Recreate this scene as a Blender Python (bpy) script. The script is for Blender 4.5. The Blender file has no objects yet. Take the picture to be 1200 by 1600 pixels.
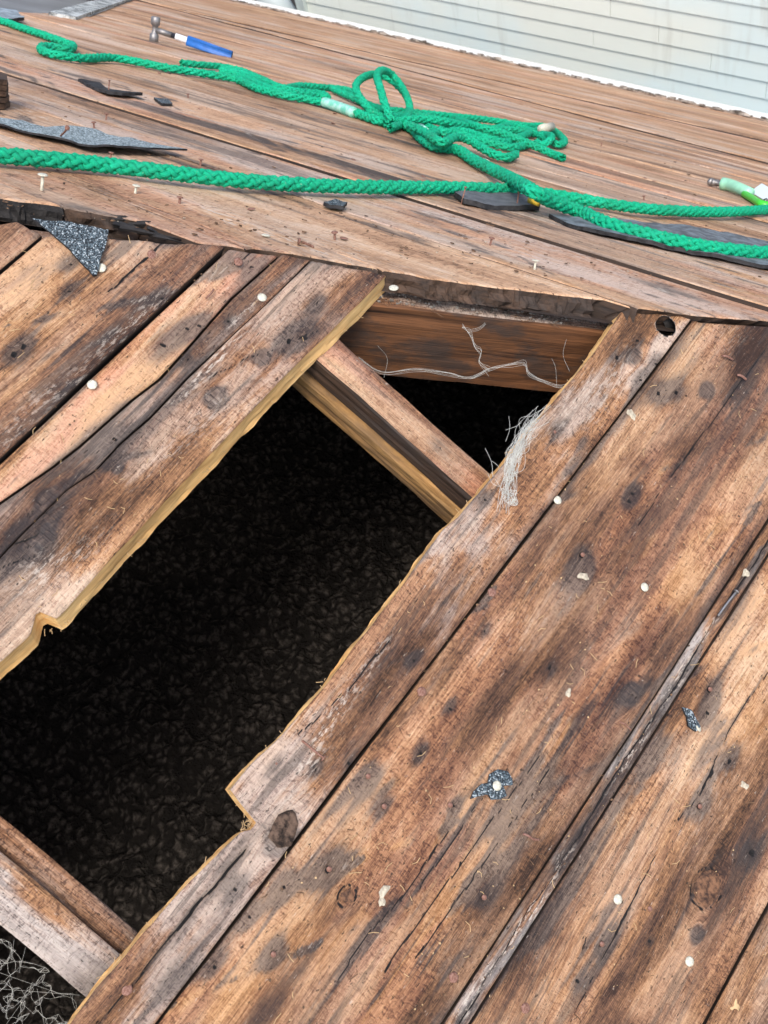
import bpy, bmesh, math, random
import numpy as np
from mathutils import Matrix, Vector
random.seed(7); rng = np.random.default_rng(7)
S = bpy.context.scene
# ------------------------------------------------------------------ camera
F = 1757.0; PPX, PPY = 600.0, 800.0          # focal length and centre in photo pixels
R = np.array([[0.5915092354291005, -0.702215449050915, 0.39624523658500005],
              [-0.7825908799166802, -0.38171258092867894, 0.4917794426691739],
              [-0.1940833302303873, -0.6009899904948405, -0.7753339230626337]])
G1, G2, DIST = 0.7226, 0.7063, 1.3
S1, S2 = math.hypot(1, G1), math.hypot(1, G2)
def ray(x, y): return R @ np.array([x-PPX, y-PPY, F])
_r = ray(600, 421); CAM = -_r/np.linalg.norm(_r)*DIST
cd = bpy.data.cameras.new('camera'); cam = bpy.data.objects.new('camera', cd); S.collection.objects.link(cam)
Mc = np.eye(4); Mc[:3, 0] = R[:, 0]; Mc[:3, 1] = -R[:, 1]; Mc[:3, 2] = -R[:, 2]; Mc[:3, 3] = CAM
cam.matrix_world = Matrix(Mc.tolist())
cd.sensor_fit = 'VERTICAL'; cd.sensor_height = 36; cd.sensor_width = 27; cd.lens = 36*F/1600
cd.clip_start = .02; cd.clip_end = 500
cd.dof.use_dof = True; cd.dof.focus_distance = 1.3; cd.dof.aperture_fstop = 22
S.camera = cam
# ------------------------------------------------------------------ world, sun, exposure
SUN_EL, SUN_DIR = 62, np.array([-.24, -.26])
w = bpy.data.worlds.new('World'); S.world = w; w.use_nodes = True
nt = w.node_tree; bg = nt.nodes['Background']; sk = nt.nodes.new('ShaderNodeTexSky'); sk.sky_type = 'NISHITA'
sk.sun_disc = False; sk.sun_elevation = math.radians(SUN_EL)
az = math.atan2(SUN_DIR[0], SUN_DIR[1]); sk.sun_rotation = az; sk.dust_density = 3; sk.air_density = 1; sk.ozone_density = 1
nt.links.new(sk.outputs[0], bg.inputs[0]); bg.inputs[1].default_value = .15
sl = bpy.data.lights.new('sun', 'SUN'); sl.energy = 1.25; sl.angle = math.radians(17); sl.color = (1, .93, .84)
so = bpy.data.objects.new('sun', sl); S.collection.objects.link(so)
v = Vector((SUN_DIR[0]/np.linalg.norm(SUN_DIR)*math.cos(math.radians(SUN_EL)), SUN_DIR[1]/np.linalg.norm(SUN_DIR)*math.cos(math.radians(SUN_EL)), math.sin(math.radians(SUN_EL))))
so.rotation_euler = v.to_track_quat('Z', 'Y').to_euler(); so.location = (3, -3, 5)
S.view_settings.view_transform = 'Standard'; S.view_settings.look = 'None'; S.view_settings.gamma = 1
S.view_settings.exposure = 1.08
# ------------------------------------------------------------------ planes of the two slopes
FN = np.array([[1, 0, 0], [0, 1/S1, -G1/S1], [0, G1/S1, 1/S1]])        # near slope: columns along boards, up the slope, normal
FF = np.array([[0, 1/S2, G2/S2], [-1, 0, 0], [0, -G2/S2, 1/S2]])       # far slope: along boards to the right, down the slope, normal
def hit(fr, x, y, o=0.0):
    n = fr[:, 2]; r = ray(x, y); P = CAM + (o-n@CAM)/(n@r)*r
    return fr.T @ P
def N2(x, y, o=0.0): p = hit(FN, x, y, o); return p[0], p[1]
def F2(x, y, o=0.0): p = hit(FF, x, y, o); return p[0], p[1]
def W(fr, a, b, c=0.0): return fr @ np.array([a, b, c])
def mat4(fr, loc=(0, 0, 0)):
    m = np.eye(4); m[:3, :3] = fr; m[:3, 3] = fr @ np.array(loc, float); return Matrix(m.tolist())
# ------------------------------------------------------------------ object helpers
WM = {}
def link(o, parent=None, world=None):
    S.collection.objects.link(o)
    world = world or Matrix.Identity(4); WM[o.name] = world
    if parent is not None:
        o.parent = parent; o.matrix_basis = WM[parent.name].inverted() @ world
    else: o.matrix_basis = world
    return o
def tag(o, label=None, cat=None, group=None, kind=None):
    if label: o['label'] = label
    if cat: o['category'] = cat
    if group: o['group'] = group
    if kind: o['kind'] = kind
    return o
def empty(name, world, label, cat, group=None):
    o = bpy.data.objects.new(name, None); o.empty_display_size = .05; link(o, None, world); return tag(o, label, cat, group)
def mesh(name, V, Fc, mats, parent=None, world=None, smooth=True, midx=None, color=None):
    me = bpy.data.meshes.new(name); me.from_pydata([tuple(map(float, p)) for p in V], [], [tuple(map(int, f)) for f in Fc])
    for m in (mats if isinstance(mats, (list, tuple)) else [mats]): me.materials.append(m)
    if isinstance(smooth, bool): smooth = [smooth]*len(me.polygons)
    me.polygons.foreach_set('use_smooth', smooth)
    if midx is not None: me.polygons.foreach_set('material_index', midx)
    me.update(); o = bpy.data.objects.new(name, me)
    if color: o.color = color
    return link(o, parent, world)
class MB:
    def __init__(s): s.V = []; s.F = []
    def add(s, V, Fc): n = len(s.V); s.V += [tuple(p) for p in V]; s.F += [tuple(i+n for i in f) for f in Fc]
    def tube(s, pts, rad, k=6, cap=True):
        P = np.array(pts, float); n = len(P); rad = np.broadcast_to(rad, n)
        T = np.gradient(P, axis=0); T /= np.linalg.norm(T, axis=1)[:, None]+1e-12
        a = np.cross(T[0], [0, 0, 1.]);
        if np.linalg.norm(a) < 1e-3: a = np.array([1., 0, 0])
        a /= np.linalg.norm(a); V = []
        for i in range(n):
            a = a-T[i]*(a@T[i]); a /= np.linalg.norm(a)+1e-12; b = np.cross(T[i], a)
            for j in range(k):
                t = 2*math.pi*j/k; V.append(P[i]+rad[i]*(math.cos(t)*a+math.sin(t)*b))
        Fc = [(i*k+j, i*k+(j+1) % k, (i+1)*k+(j+1) % k, (i+1)*k+j) for i in range(n-1) for j in range(k)]
        if cap: Fc += [tuple(range(k))[::-1], tuple((n-1)*k+j for j in range(k))]
        s.add(V, Fc)
    def box(s, c, ax, h):
        c = np.array(c, float); A = [np.array(a, float)*x for a, x in zip(ax, h)]
        V = [c+i*A[0]+j*A[1]+k*A[2] for i in (-1, 1) for j in (-1, 1) for k in (-1, 1)]
        s.add(V, [(0, 1, 3, 2), (4, 6, 7, 5), (0, 4, 5, 1), (2, 3, 7, 6), (0, 2, 6, 4), (1, 5, 7, 3)])
    def build(s, name, m, parent=None, world=None, smooth=True, color=None): return mesh(name, s.V, s.F, m, parent, world, smooth, color=color)
def crom(pts, step):
    P = np.array(pts, float); P = np.vstack([2*P[0]-P[1], P, 2*P[-1]-P[-2]]); out = []
    for i in range(1, len(P)-2):
        n = max(2, int(np.linalg.norm(P[i+1]-P[i])/step)); t = np.linspace(0, 1, n, endpoint=False)[:, None]
        out.append(.5*((2*P[i])+(-P[i-1]+P[i+1])*t+(2*P[i-1]-5*P[i]+4*P[i+1]-P[i+2])*t*t+(-P[i-1]+3*P[i]-3*P[i+1]+P[i+2])*t**3))
    out.append(P[-2][None]); return np.vstack(out)
def wob(x, scale, seed=0, oct=3):                      # smooth 1-D noise
    r = np.random.default_rng(1000+int(seed)); out = 0; a = 1; x = np.asarray(x, float)
    for k in range(oct):
        tab = r.uniform(-1, 1, 4096); q = x/scale*2**k+500; i = np.floor(q).astype(int); f = q-i; f = f*f*(3-2*f)
        out = out+a*(tab[i % 4096]*(1-f)+tab[(i+1) % 4096]*f); a *= .5
    return out
# ------------------------------------------------------------------ material helper
class NT:
    def __init__(s, name):
        s.m = bpy.data.materials.new(name); s.m.use_nodes = True; s.t = s.m.node_tree; s.b = s.t.nodes['Principled BSDF']
    def n(s, typ, **kw):
        o = s.t.nodes.new('ShaderNode'+typ)
        for k, v in kw.items(): setattr(o, k, v)
        return o
    def put(s, sock, v):
        if hasattr(v, 'is_output') or hasattr(v, 'links'): s.t.links.new(v, sock)
        elif isinstance(v, (tuple, list)) and len(v) == 3 and sock.type == 'RGBA': sock.default_value = (*v, 1)
        else: sock.default_value = v
    def math(s, op, a, b=0.0, c=None, clamp=False):
        o = s.n('Math', operation=op, use_clamp=clamp); s.put(o.inputs[0], a); s.put(o.inputs[1], b)
        if c is not None: s.put(o.inputs[2], c)
        return o.outputs[0]
    def add(s, a, b): return s.math('ADD', a, b)
    def mul(s, a, b, clamp=False): return s.math('MULTIPLY', a, b, clamp=clamp)
    def mad(s, a, b, c): return s.math('MULTIPLY_ADD', a, b, c)
    def smooth(s, v, lo, hi, a=0.0, b=1.0):
        o = s.n('MapRange', interpolation_type='SMOOTHSTEP'); s.put(o.inputs[0], v)
        for i, q in enumerate((lo, hi, a, b)): s.put(o.inputs[i+1], q)
        return o.outputs[0]
    def mix(s, f, a, b, mode='MIX'):
        o = s.n('Mix', data_type='RGBA', blend_type=mode); o.clamp_factor = True
        s.put(o.inputs[0], f); s.put(o.inputs[6], a); s.put(o.inputs[7], b); return o.outputs[2]
    def vec(s, x, y, z=0.0):
        o = s.n('CombineXYZ'); s.put(o.inputs[0], x); s.put(o.inputs[1], y); s.put(o.inputs[2], z); return o.outputs[0]
    def noise(s, vec, scale=1.0, det=3.0, rough=.55, dist=0.0):
        o = s.n('TexNoise'); s.put(o.inputs['Vector'], vec); s.put(o.inputs['Scale'], scale); s.put(o.inputs['Detail'], det)
        s.put(o.inputs['Roughness'], rough); s.put(o.inputs['Distortion'], dist); return o.outputs[0]
    def ramp(s, v, stops):
        o = s.n('ValToRGB'); e = o.color_ramp.elements
        while len(e) < len(stops): e.new(.5)
        for q, (p, c) in zip(e, stops): q.position = p; q.color = (*c, 1)
        s.put(o.inputs[0], v); return o.outputs[0]
    def bump(s, h, strength=.5, dist=.001):
        o = s.n('Bump'); s.put(o.inputs['Strength'], strength); s.put(o.inputs['Distance'], dist); s.put(o.inputs['Height'], h)
        s.t.links.new(o.outputs[0], s.b.inputs['Normal'])
    def base(s, c, rough=.8, spec=.3, metal=0.0):
        s.put(s.b.inputs['Base Color'], c); s.put(s.b.inputs['Roughness'], rough); s.b.inputs['Specular IOR Level'].default_value = spec
        s.put(s.b.inputs['Metallic'], metal); return s.m
def vnoise(x, y, seed):                                 # 2-D value noise on arrays
    tab = VT.setdefault(seed, np.random.default_rng(seed).uniform(-1, 1, (256, 256))); i = np.floor(x).astype(int); j = np.floor(y).astype(int); f = x-i; g = y-j
    f = f*f*f*(f*(f*6-15)+10); g = g*g*g*(g*(g*6-15)+10); i0, j0, i1, j1 = i % 256, j % 256, (i+1) % 256, (j+1) % 256
    return (tab[i0, j0]*(1-f)+tab[i1, j0]*f)*(1-g)+(tab[i0, j1]*(1-f)+tab[i1, j1]*f)*g
VT = {}
def fbm(x, y, seed, oct=5, rough=.6):
    o = 0; a = 1.; t = 0
    for k in range(oct): o = o+a*vnoise(x*2**k+k*17.3, y*2**k+k*9.1, seed+k); t += a; a *= rough
    return np.clip(.5+.62*o/t*1.35, 0, 1)
def wood(name, far=False):
    q = NT(name); tc = q.n('TexCoord'); sp = q.n('SeparateXYZ'); q.put(sp.inputs[0], tc.outputs['Object'])
    oi = q.n('ObjectInfo'); oc = q.n('SeparateColor'); q.put(oc.inputs[0], oi.outputs['Color'])
    tone, grey, red, seed = oc.outputs[0], oc.outputs[1], oc.outputs[2], oi.outputs['Alpha']
    at = q.n('Attribute', attribute_name='msk'); a1 = q.n('SeparateColor'); q.put(a1.inputs[0], at.outputs['Color'])
    dark, white, warm = a1.outputs; aA = at.outputs['Alpha']
    at2 = q.n('Attribute', attribute_name='msk2'); a2 = q.n('SeparateColor'); q.put(a2.inputs[0], at2.outputs['Color'])
    blot, blot2, ringw = a2.outputs; pbn = at2.outputs['Alpha']
    wp = q.n('Attribute', attribute_name='warp').outputs['Fac']
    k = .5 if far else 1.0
    X = q.mad(seed, 37.0, sp.outputs[0]); Z = sp.outputs[2]; Y = q.mad(seed, 91.0, q.add(sp.outputs[1], wp))
    streak = q.noise(q.vec(q.mul(X, 6.0), q.mul(Y, 85.0*k), Z), det=4, rough=.7)
    # growth lines: fine parallel ridges whose strength comes and goes
    ring = q.noise(q.vec(q.mul(X, 1.6), q.mul(Y, 330.0*k), q.mul(Z, 60.)), det=1, rough=.5)
    late = q.smooth(ring, .52, .62)
    fine = q.noise(q.vec(q.mul(X, 70.0*k), q.mul(Y, 1100.0*k), q.mul(Z, 300.)), det=2, rough=.75)
    scal = q.noise(q.vec(q.mul(X, 300.0*k), q.mul(Y, 130.0*k), q.mul(Z, 90.)), det=2, rough=.65, dist=1.2)
    scm = q.smooth(blot2, .38, .58)                       # where the rough-sawn scales show
    sdark = q.mul(q.smooth(scal, .47, .38), scm)
    pit = q.noise(q.vec(q.mul(X, 130.*k), q.mul(Y, 330.*k), q.add(Z, 9.)), det=3, rough=.65)
    D = lambda n_, w_: q.mul(q.math('SUBTRACT', n_, .5), w_)
    val = q.add(.52, D(ringw, .45))
    for n_, w_ in ((streak, .9), (blot, .55), (fine, 1.0 if not far else .7), (blot2, .45), (pit, .55), (scal, .45)): val = q.add(val, D(n_, w_))
    val = q.mad(late, q.mul(q.smooth(ringw, .35, .65), -.16 if not far else -.08), val); val = q.mad(sdark, -.17, val)
    val = q.add(val, q.math('SUBTRACT', tone, .5)); val = q.mad(warm, .15, q.mad(dark, -.08, val))
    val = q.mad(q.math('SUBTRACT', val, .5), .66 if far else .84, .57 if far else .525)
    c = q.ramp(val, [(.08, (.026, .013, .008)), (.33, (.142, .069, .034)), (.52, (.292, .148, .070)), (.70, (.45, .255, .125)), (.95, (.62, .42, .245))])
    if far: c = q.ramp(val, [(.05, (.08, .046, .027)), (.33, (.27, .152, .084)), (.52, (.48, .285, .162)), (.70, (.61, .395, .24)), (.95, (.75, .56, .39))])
    rm = q.mul(red, q.smooth(blot2, .42, .66)); c = q.mix(q.mul(rm, .9), c, q.mix(val, (.17, .045, .025), (.66, .30, .18)))
    c = q.mix(q.smooth(q.mad(q.math('SUBTRACT', q.add(q.mul(streak, .5), q.mul(blot, .5)), .5), 1.9, warm), .25, .95), c, q.mix(q.smooth(val, .2, 1.), (.20, .085, .032), (.60, .34, .16)))
    c = q.mix(q.mul(q.smooth(pbn, .52, .70),   .26 if not far else .08), c, q.mix(val, (.05, .025, .020), (.30, .165, .125)))
    gm = q.mul(q.mul(grey, .85), q.smooth(q.add(q.mul(streak, .5), q.mul(blot, .5)), .40, .60)); gm = q.math('MINIMUM', gm, 1.)
    c = q.mix(gm, c, q.mix(q.smooth(val, .2, .9), (.075, .068, .066), (.47, .44, .41)))
    ds = q.smooth(q.mad(q.math('SUBTRACT', q.add(q.mul(streak, .5), q.add(q.mul(blot, .3), q.mul(fine, .2))), .5), 2.4, dark), .22, .80)
    c = q.mix(q.mul(ds, .8), c, q.mix(q.smooth(val, .2, .9), (.018, .016, .017), (.135, .108, .090)))
    c = q.mix(q.mul(q.smooth(q.add(q.mul(streak, .6), q.mul(pbn, .4)), .60, .68), .55), c, (.03, .025, .024))
    wn = q.noise(q.vec(q.mul(X, 75.*k), q.mul(Y, 260.*k), q.add(Z, 1.)), det=4, rough=.75)
    ws = q.math('MAXIMUM', q.mul(white, q.smooth(wn, .50, .60)), q.mul(q.smooth(wn, .635, .69), .55))
    c = q.mix(q.mul(ws, .75), c, (.60, .52, .43))
    pm = q.smooth(pit, .625, .675); c = q.mix(q.mul(pm, .8), c, (.018, .012, .010))
    c = q.mix(q.smooth(aA, .5, .8), c, (.006, .005, .005))                   # bottoms of cracks and nail holes
    h = q.mul(ring, .6); h = q.mad(fine, .8, h); h = q.mad(scal, 1.0, h); h = q.mad(streak, 1.2, h); h = q.mad(pm, -.6, h)
    q.bump(h, 1.0, .0016 if not far else .0025)
    return q.base(c, q.smooth(ds, 0, 1, .8, .62), .3)
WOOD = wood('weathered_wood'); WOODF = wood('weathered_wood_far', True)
def simplewood(name, c0, c1, rough=.75, sc=1.0, dirt=0.0):
    q = NT(name); tc = q.n('TexCoord'); sp = q.n('SeparateXYZ'); q.put(sp.inputs[0], tc.outputs['Object'])
    oi = q.n('ObjectInfo'); X = q.mad(oi.outputs['Random'], 9.0, sp.outputs[0]); Y, Z = sp.outputs[1], sp.outputs[2]
    a = q.noise(q.vec(q.mul(X, 3.), q.mul(Y, 120.*sc), q.mul(Z, 160.*sc)), det=4, rough=.65); b = q.noise(q.vec(q.mul(X, 8.), q.mul(Y, 30.), q.mul(Z, 30.)), det=4)
    f_ = q.noise(q.vec(q.mul(X, 20.), q.mul(Y, 500.*sc), q.mul(Z, 700.*sc)), det=2, rough=.7)
    v_ = q.add(q.mul(a, .55), q.add(q.mul(b, .3), q.mul(f_, .2)))
    c = q.mix(q.smooth(v_, .32, .72), c0, c1)
    if dirt: c = q.mix(q.mul(q.smooth(q.noise(q.vec(q.mul(X, 12.), q.mul(Y, 25.), q.mul(Z, 25.)), det=6, rough=.65), .45, .62), dirt), c, (.035, .028, .024))
    q.bump(q.add(a, q.mul(f_, .6)), .7, .0015); return q.base(c, rough, .3)
FRESH = simplewood('split_raw_wood', (.62, .30, .085), (.97, .66, .29), dirt=.25)
SIDE = simplewood('dirty_board_edge', (.012, .009, .008), (.085, .055, .038), dirt=.6)
BLACK = simplewood('blackened_board_edge', (.004, .004, .0045), (.035, .032, .03))
HIPE = simplewood('brown_board_end', (.010, .007, .005), (.09, .052, .032), sc=.7, dirt=.6)
BEAM = simplewood('dark_beam_wood', (.018, .008, .0045), (.20, .085, .034), sc=.8, dirt=.75)
RAFS = simplewood('rafter_side_wood', (.15, .075, .026), (.42, .24, .085), dirt=.5)
# ------------------------------------------------------------------ board builder
def poly(pts, proj_, mono=False):                       # photo polyline -> function b(a) in the slope's coordinates
    q = np.array([proj_(*p) for p in pts])
    if mono:
        for i in range(1, len(q)): q[i, 0] = min(q[i, 0], q[i-1, 0]-.0012)
    i = np.argsort(q[:, 0]); q = q[i]; return lambda a: np.interp(a, q[:, 0], q[:, 1])
def polyinv(pts, proj_):
    q = np.array([proj_(*p) for p in pts]); i = np.argsort(q[:, 1]); q = q[i]
    def f(b):
        b = np.asarray(b, float); r = np.interp(b, q[:, 1], q[:, 0])
        lo = q[0, 0]+(b-q[0, 1])*LO; hi = q[-1, 0]+(b-q[-1, 1])*LO
        return np.where(b < q[0, 1], lo, np.where(b > q[-1, 1], hi, r))
    LO = polyinv.slope; return f
polyinv.slope = 0
def setwood(me, x, y, seed, far=False):
    m = np.zeros((len(x), 4)); x = x+seed*5.31; y = y+seed*3.77; f = .45 if far else 1.0
    for ch, (sx, sy, sd, oc) in enumerate(((9, 20, 11, 6), (4, 13, 51, 6), (1.2, 34, 71, 4), (2, 18, 91, 5))): m[:, ch] = fbm(x*sx*f, y*sy*f, sd, oc)
    at = me.attributes.new('msk2', 'FLOAT_COLOR', 'POINT'); at.data.foreach_set('color', m.ravel())
def board(parent, fr, ua, ub, vlo, vhi, du, dv, color, mat, thick=.022, gap=.0011, splats=(), cracks=(), knots=(), holes=(), zo=0.0, edge=(SIDE, SIDE, SIDE, SIDE), rag=(0, 0, 0, 0), seed=0, cup=.0015, label=None, rnd=.0022, tilt=0.0, bev=None, flare=0.0):
    """board along local x between ends ua(v), ub(v) and edges vlo(u), vhi(u); edge/rag order: low, high, start, end"""
    cf = lambda q: q if callable(q) else (lambda x, q=q: np.full(np.shape(x), float(q)))
    ua, ub, vlo, vhi = map(cf, (ua, ub, vlo, vhi))
    um = float(np.mean([ua(0.), ub(0.)]));
    v0, v1 = float(vlo(um)), float(vhi(um)); wdt = v1-v0
    L = float(np.max([ub(v0)-ua(v0), ub(v1)-ua(v1)])); nu = max(4, int(L/du)); nv = max(3, int(wdt/dv))
    e = min(.3, .0012/wdt); e2 = min(.35, .003/wdt)
    t = np.unique(np.concatenate([[0, e, e2], np.linspace(e2, 1-e2, nv), [1-e2, 1-e, 1]])); s = np.linspace(0, 1, nu)
    if du < .02: s = np.unique(np.concatenate([[.0012/L], s, [1-.0012/L]]))
    Sg, Tg = np.meshgrid(s, t, indexing='ij'); vv = v0+(v1-v0)*Tg
    vm_ = np.full(vv.shape, (v0+v1)/2); Am, Bm = ua(vm_), ub(vm_)
    for _ in range(7):
        A, B = ua(vv), ub(vv)
        if rag[2]: A = A+rag[2]*wob(vv, .012, seed+3, 4)
        if rag[3]: B = B+rag[3]*wob(vv, .012, seed+4, 4)
        uu = Am+(Bm-Am)*Sg+(A-Am)*(1-Sg)**8+(B-Bm)*Sg**8; lo = vlo(uu)+gap; hi = vhi(uu)-gap
        if rag[0]: lo = lo+rag[0]*wob(uu, .035, seed+1, 5)
        if rag[1]: hi = hi+rag[1]*wob(uu, .03, seed+2, 5)
        lo = lo+.0006*wob(uu, .15, seed+5); hi = hi+.0006*wob(uu, .15, seed+6); vv = lo+(hi-lo)*Tg
    c0 = np.array([uu.mean(), vv.mean()])
    dl = (vv-lo); dh = (hi-vv); ds = (uu-A); de = (B-uu)
    z = zo+cup*(2*Tg-1)**2+.0012*wob(uu*1.0+vv*.3, .35, seed+7)+tilt*(vv-c0[1])
    rd = lambda d, r=rnd: -r*.9*np.clip(1-d/r, 0, 1)**2
    z = z+rd(dl)+rd(dh)+rd(ds)+rd(de)
    M = np.zeros((*uu.shape, 4)); wp = np.zeros(uu.shape)
    M[..., 0] = .55*np.exp(-np.minimum(dl, dh)/.006)*np.clip(.4+wob(uu, .12, seed+8), 0, 1)+.3*np.exp(-np.minimum(ds, de)/.012)
    nz = 1+.55*wob(uu*1.3+vv*2.1, .04, seed+11)+.3*wob(vv*1.7-uu*.3, .03, seed+12); vs_ = vv+.0022*wob(uu, .11, seed+13); rs = random.Random(seed)
    if du < .005:                                        # thin grain-following streaks
        splats = list(splats)+[(rs.uniform(-.85, .4), rs.uniform(v0, v1), rs.uniform(.02, .10), rs.uniform(.0012, .0028), rs.choice((0, 0, 2)), rs.uniform(.25, .6)) for _ in range(int(90*wdt/.2))]
    for (a, b, ra, rb, ch, k) in splats:
        d = ((uu-a)/ra)**2+(((vs_ if rb < .004 else vv)-b)/rb)**2
        M[..., ch] += k*np.exp(-np.clip(d*nz, 0, 30))
    for (a, b, r, h) in knots:                             # the grain parts round a knot
        dx, dy = (uu-a)/(r*3.2), (vv-b)/(r*1.6); d2 = dx*dx+dy*dy; wp -= np.sign(vv-b)*r*.85*np.exp(-d2)*(1-np.exp(-((vv-b)/(r*.5))**2))
        rr = np.hypot((uu-a)/1.25, vv-b); M[..., 0] += (.75 if not h else .35)*np.exp(-(rr/(r*1.15))**4)
        if h: M[..., 3] += 1.0*np.exp(-((rr-r)/(.0017))**2)*(wob(np.arctan2(vv-b, uu-a)*.1+2, .05, seed)>-.6); z = z-.0012*np.exp(-((rr-r)/.0018)**2)-h*(rr < r)
    for (pts, wd, dep) in cracks:
        P = np.array(pts); m = np.full(uu.shape, 9.)
        for i in range(len(P)-1):
            a, b = P[i], P[i+1]; ab = b-a; tt = np.clip(((uu-a[0])*ab[0]+(vv-a[1])*ab[1])/(ab@ab), 0, 1)
            jit = .0012*wob(uu, .02, seed+21+i); m = np.minimum(m, np.hypot(uu-a[0]-tt*ab[0], vv-a[1]-tt*ab[1]+jit))
        wl = wd*(1+.5*wob(uu, .05, seed+31)); z = z-dep*np.exp(-(m/wl)**2); M[..., 3] += 1.1*np.exp(-(m/(wl*.9))**4); M[..., 0] += .3*np.exp(-(m/(wl*3+.002))**2)
    for (a, b, r) in holes:
        rr = np.hypot(uu-a, vv-b); M[..., 3] += 1.5*np.exp(-(rr/r)**4); M[..., 0] += .75*np.exp(-((uu-a)/(r*7))**2-((vv-b)/(r*4))**2); z = z-.003*np.exp(-(rr/r)**4)
    M = np.clip(M, 0, 1)
    ni, nj = uu.shape; V = [np.stack([uu-c0[0], vv-c0[1], z], -1).reshape(-1, 3)]; idx = np.arange(ni*nj).reshape(ni, nj)
    Fq = [np.stack([idx[:-1, :-1], idx[1:, :-1], idx[1:, 1:], idx[:-1, 1:]], -1).reshape(-1, 4)]; mi = [np.zeros(len(Fq[0]), int)]; sm = [np.ones(len(Fq[0]), bool)]
    cnt = ni*nj; bot = {}
    rows = (.25, .55, .8, 1.0) if max(rag) > 0 or du < .02 else (1.0,)
    for kx, (loop, out, flip) in enumerate(((idx[:, 0], (0, -1), 0), (idx[:, -1], (0, 1), 1), (idx[0, :], (-1, 0), 1), (idx[-1, :], (1, 0), 0))):
        top = V[0][loop]; prev = loop
        for ri, rz in enumerate(rows):
            off = (rag[kx]*1.3+.0004)*(wob(top[:, 0]+top[:, 1], .022, seed+40+kx*5+ri, 5)+(.3*rz if kx == 0 and rag[0] else 0))+(flare*rz**1.3 if kx == 0 else 0)
            if kx == 3 and rag[3]: off = off+rag[3]*.5*wob(top[:, 0]*3+top[:, 1]*3, .004, seed+90+ri, 2)
            nw = top+np.stack([out[0]*off, out[1]*off, -thick*rz+0*off], -1); nw[:, 2] = np.where(ri == len(rows)-1, zo-thick, nw[:, 2])
            if kx == 3 and bev is not None: nw[:, 0] -= (bev(top[:, 0]+c0[0])*thick*rz)
            ids = np.arange(cnt, cnt+len(loop)); cnt += len(loop); V.append(nw)
            q = np.stack([prev[:-1], ids[:-1], ids[1:], prev[1:]], -1)
            if flip: q = q[:, ::-1]
            Fq.append(q); mi.append(np.full(len(q), kx+1)); sm.append(np.zeros(len(q), bool)); prev = ids
        bot[kx] = prev
    q = np.stack([bot[0][:-1], bot[1][:-1], bot[1][1:], bot[0][1:]], -1); Fq.append(q); mi.append(np.full(len(q), 1)); sm.append(np.zeros(len(q), bool))
    V = np.vstack(V); Fq = np.vstack(Fq); mi = np.concatenate(mi); sm = np.concatenate(sm)
    me = bpy.data.meshes.new('board'); me.vertices.add(len(V)); me.vertices.foreach_set('co', V.ravel())
    me.loops.add(len(Fq)*4); me.loops.foreach_set('vertex_index', Fq.ravel().astype(np.int32))
    me.polygons.add(len(Fq)); me.polygons.foreach_set('loop_start', np.arange(0, len(Fq)*4, 4, dtype=np.int32)); me.polygons.foreach_set('loop_total', np.full(len(Fq), 4, np.int32))
    for m_ in (mat, *edge): me.materials.append(m_)
    me.polygons.foreach_set('material_index', mi.astype(np.int32)); me.update(calc_edges=True); me.polygons.foreach_set('use_smooth', sm)
    full = np.zeros((len(V), 4)); full[:ni*nj] = M.reshape(-1, 4); at = me.attributes.new('msk', 'FLOAT_COLOR', 'POINT'); at.data.foreach_set('color', full.ravel())
    fw = np.zeros(len(V)); fw[:ni*nj] = wp.ravel(); fw += .022*(fbm((V[:, 0]+c0[0])*2.2+seed*7.7, (V[:, 1]+c0[1])*7, 31, 3)-.5); at = me.attributes.new('warp', 'FLOAT', 'POINT'); at.data.foreach_set('value', fw)
    setwood(me, V[:, 0]+c0[0], V[:, 1]+c0[1], seed, fr is FF)
    o = bpy.data.objects.new('board', me); o.color = color; link(o, parent, mat4(fr, (c0[0], c0[1], 0)))
    if label: o['label'] = label
    REG.append((o, fr is FN, float(uu.min()), float(uu.max()), vlo, vhi)); return o
REG = []
def find(fr, a, b):
    for o, nr, x0, x1, lo, hi in REG:
        if nr == (fr is FN) and x0-.03 <= a <= x1+.03 and float(lo(a)) <= b <= float(hi(a)): return o
    return None
roof = empty('roof_deck', Matrix.Identity(4), 'old bare plank roof deck with a rectangular opening showing its rafters', 'roof')
# ------------------------------------------------------------------ near slope boards
polyinv.slope = -(G1/G2)/S1*1.0
hs = -(G1/G2)/S1                                           # du/dv along the hip in the near slope
polyinv.slope = hs
hipN = polyinv([(0, 352), (28, 347), (68, 368), (250, 379), (350, 386), (440, 397), (488, 408), (604, 431)], N2)
hipR = polyinv([(974, 480), (1086, 492), (1092, 503), (1200, 509)], N2)
holeN = poly([(604, 431), (600, 436), (560, 476), (433, 601), (250, 792), (180, 868), (95, 962), (86, 968), (78, 960), (66, 955), (56, 960), (52, 975), (47, 992), (0, 1036)], N2, True)
edgeD = poly([(437, 399), (362, 467), (292, 546), (250, 592), (208, 624), (125, 698), (83, 730), (0, 787)], N2)
crk = poly([(485, 408), (417, 475), (367, 521), (292, 592), (233, 654), (187, 694), (150, 735), (104, 767), (67, 804), (20, 850), (0, 872)], N2)
edgeH = poly([(974, 480), (930, 545), (880, 608), (845, 648), (800, 706), (770, 742), (715, 805), (690, 826), (660, 868), (620, 925), (560, 1000), (500, 1078), (450, 1135), (385, 1200), (357, 1234), (362, 1243), (384, 1256), (397, 1268), (400, 1283), (392, 1295), (375, 1298), (330, 1342), (270, 1402), (215, 1465), (150, 1540), (105, 1600)], N2, True)
SP = []      # splats given as photo positions on the near slope: x, y, length, width (m), channel 0 dark 1 pale 2 warm, strength
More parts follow.
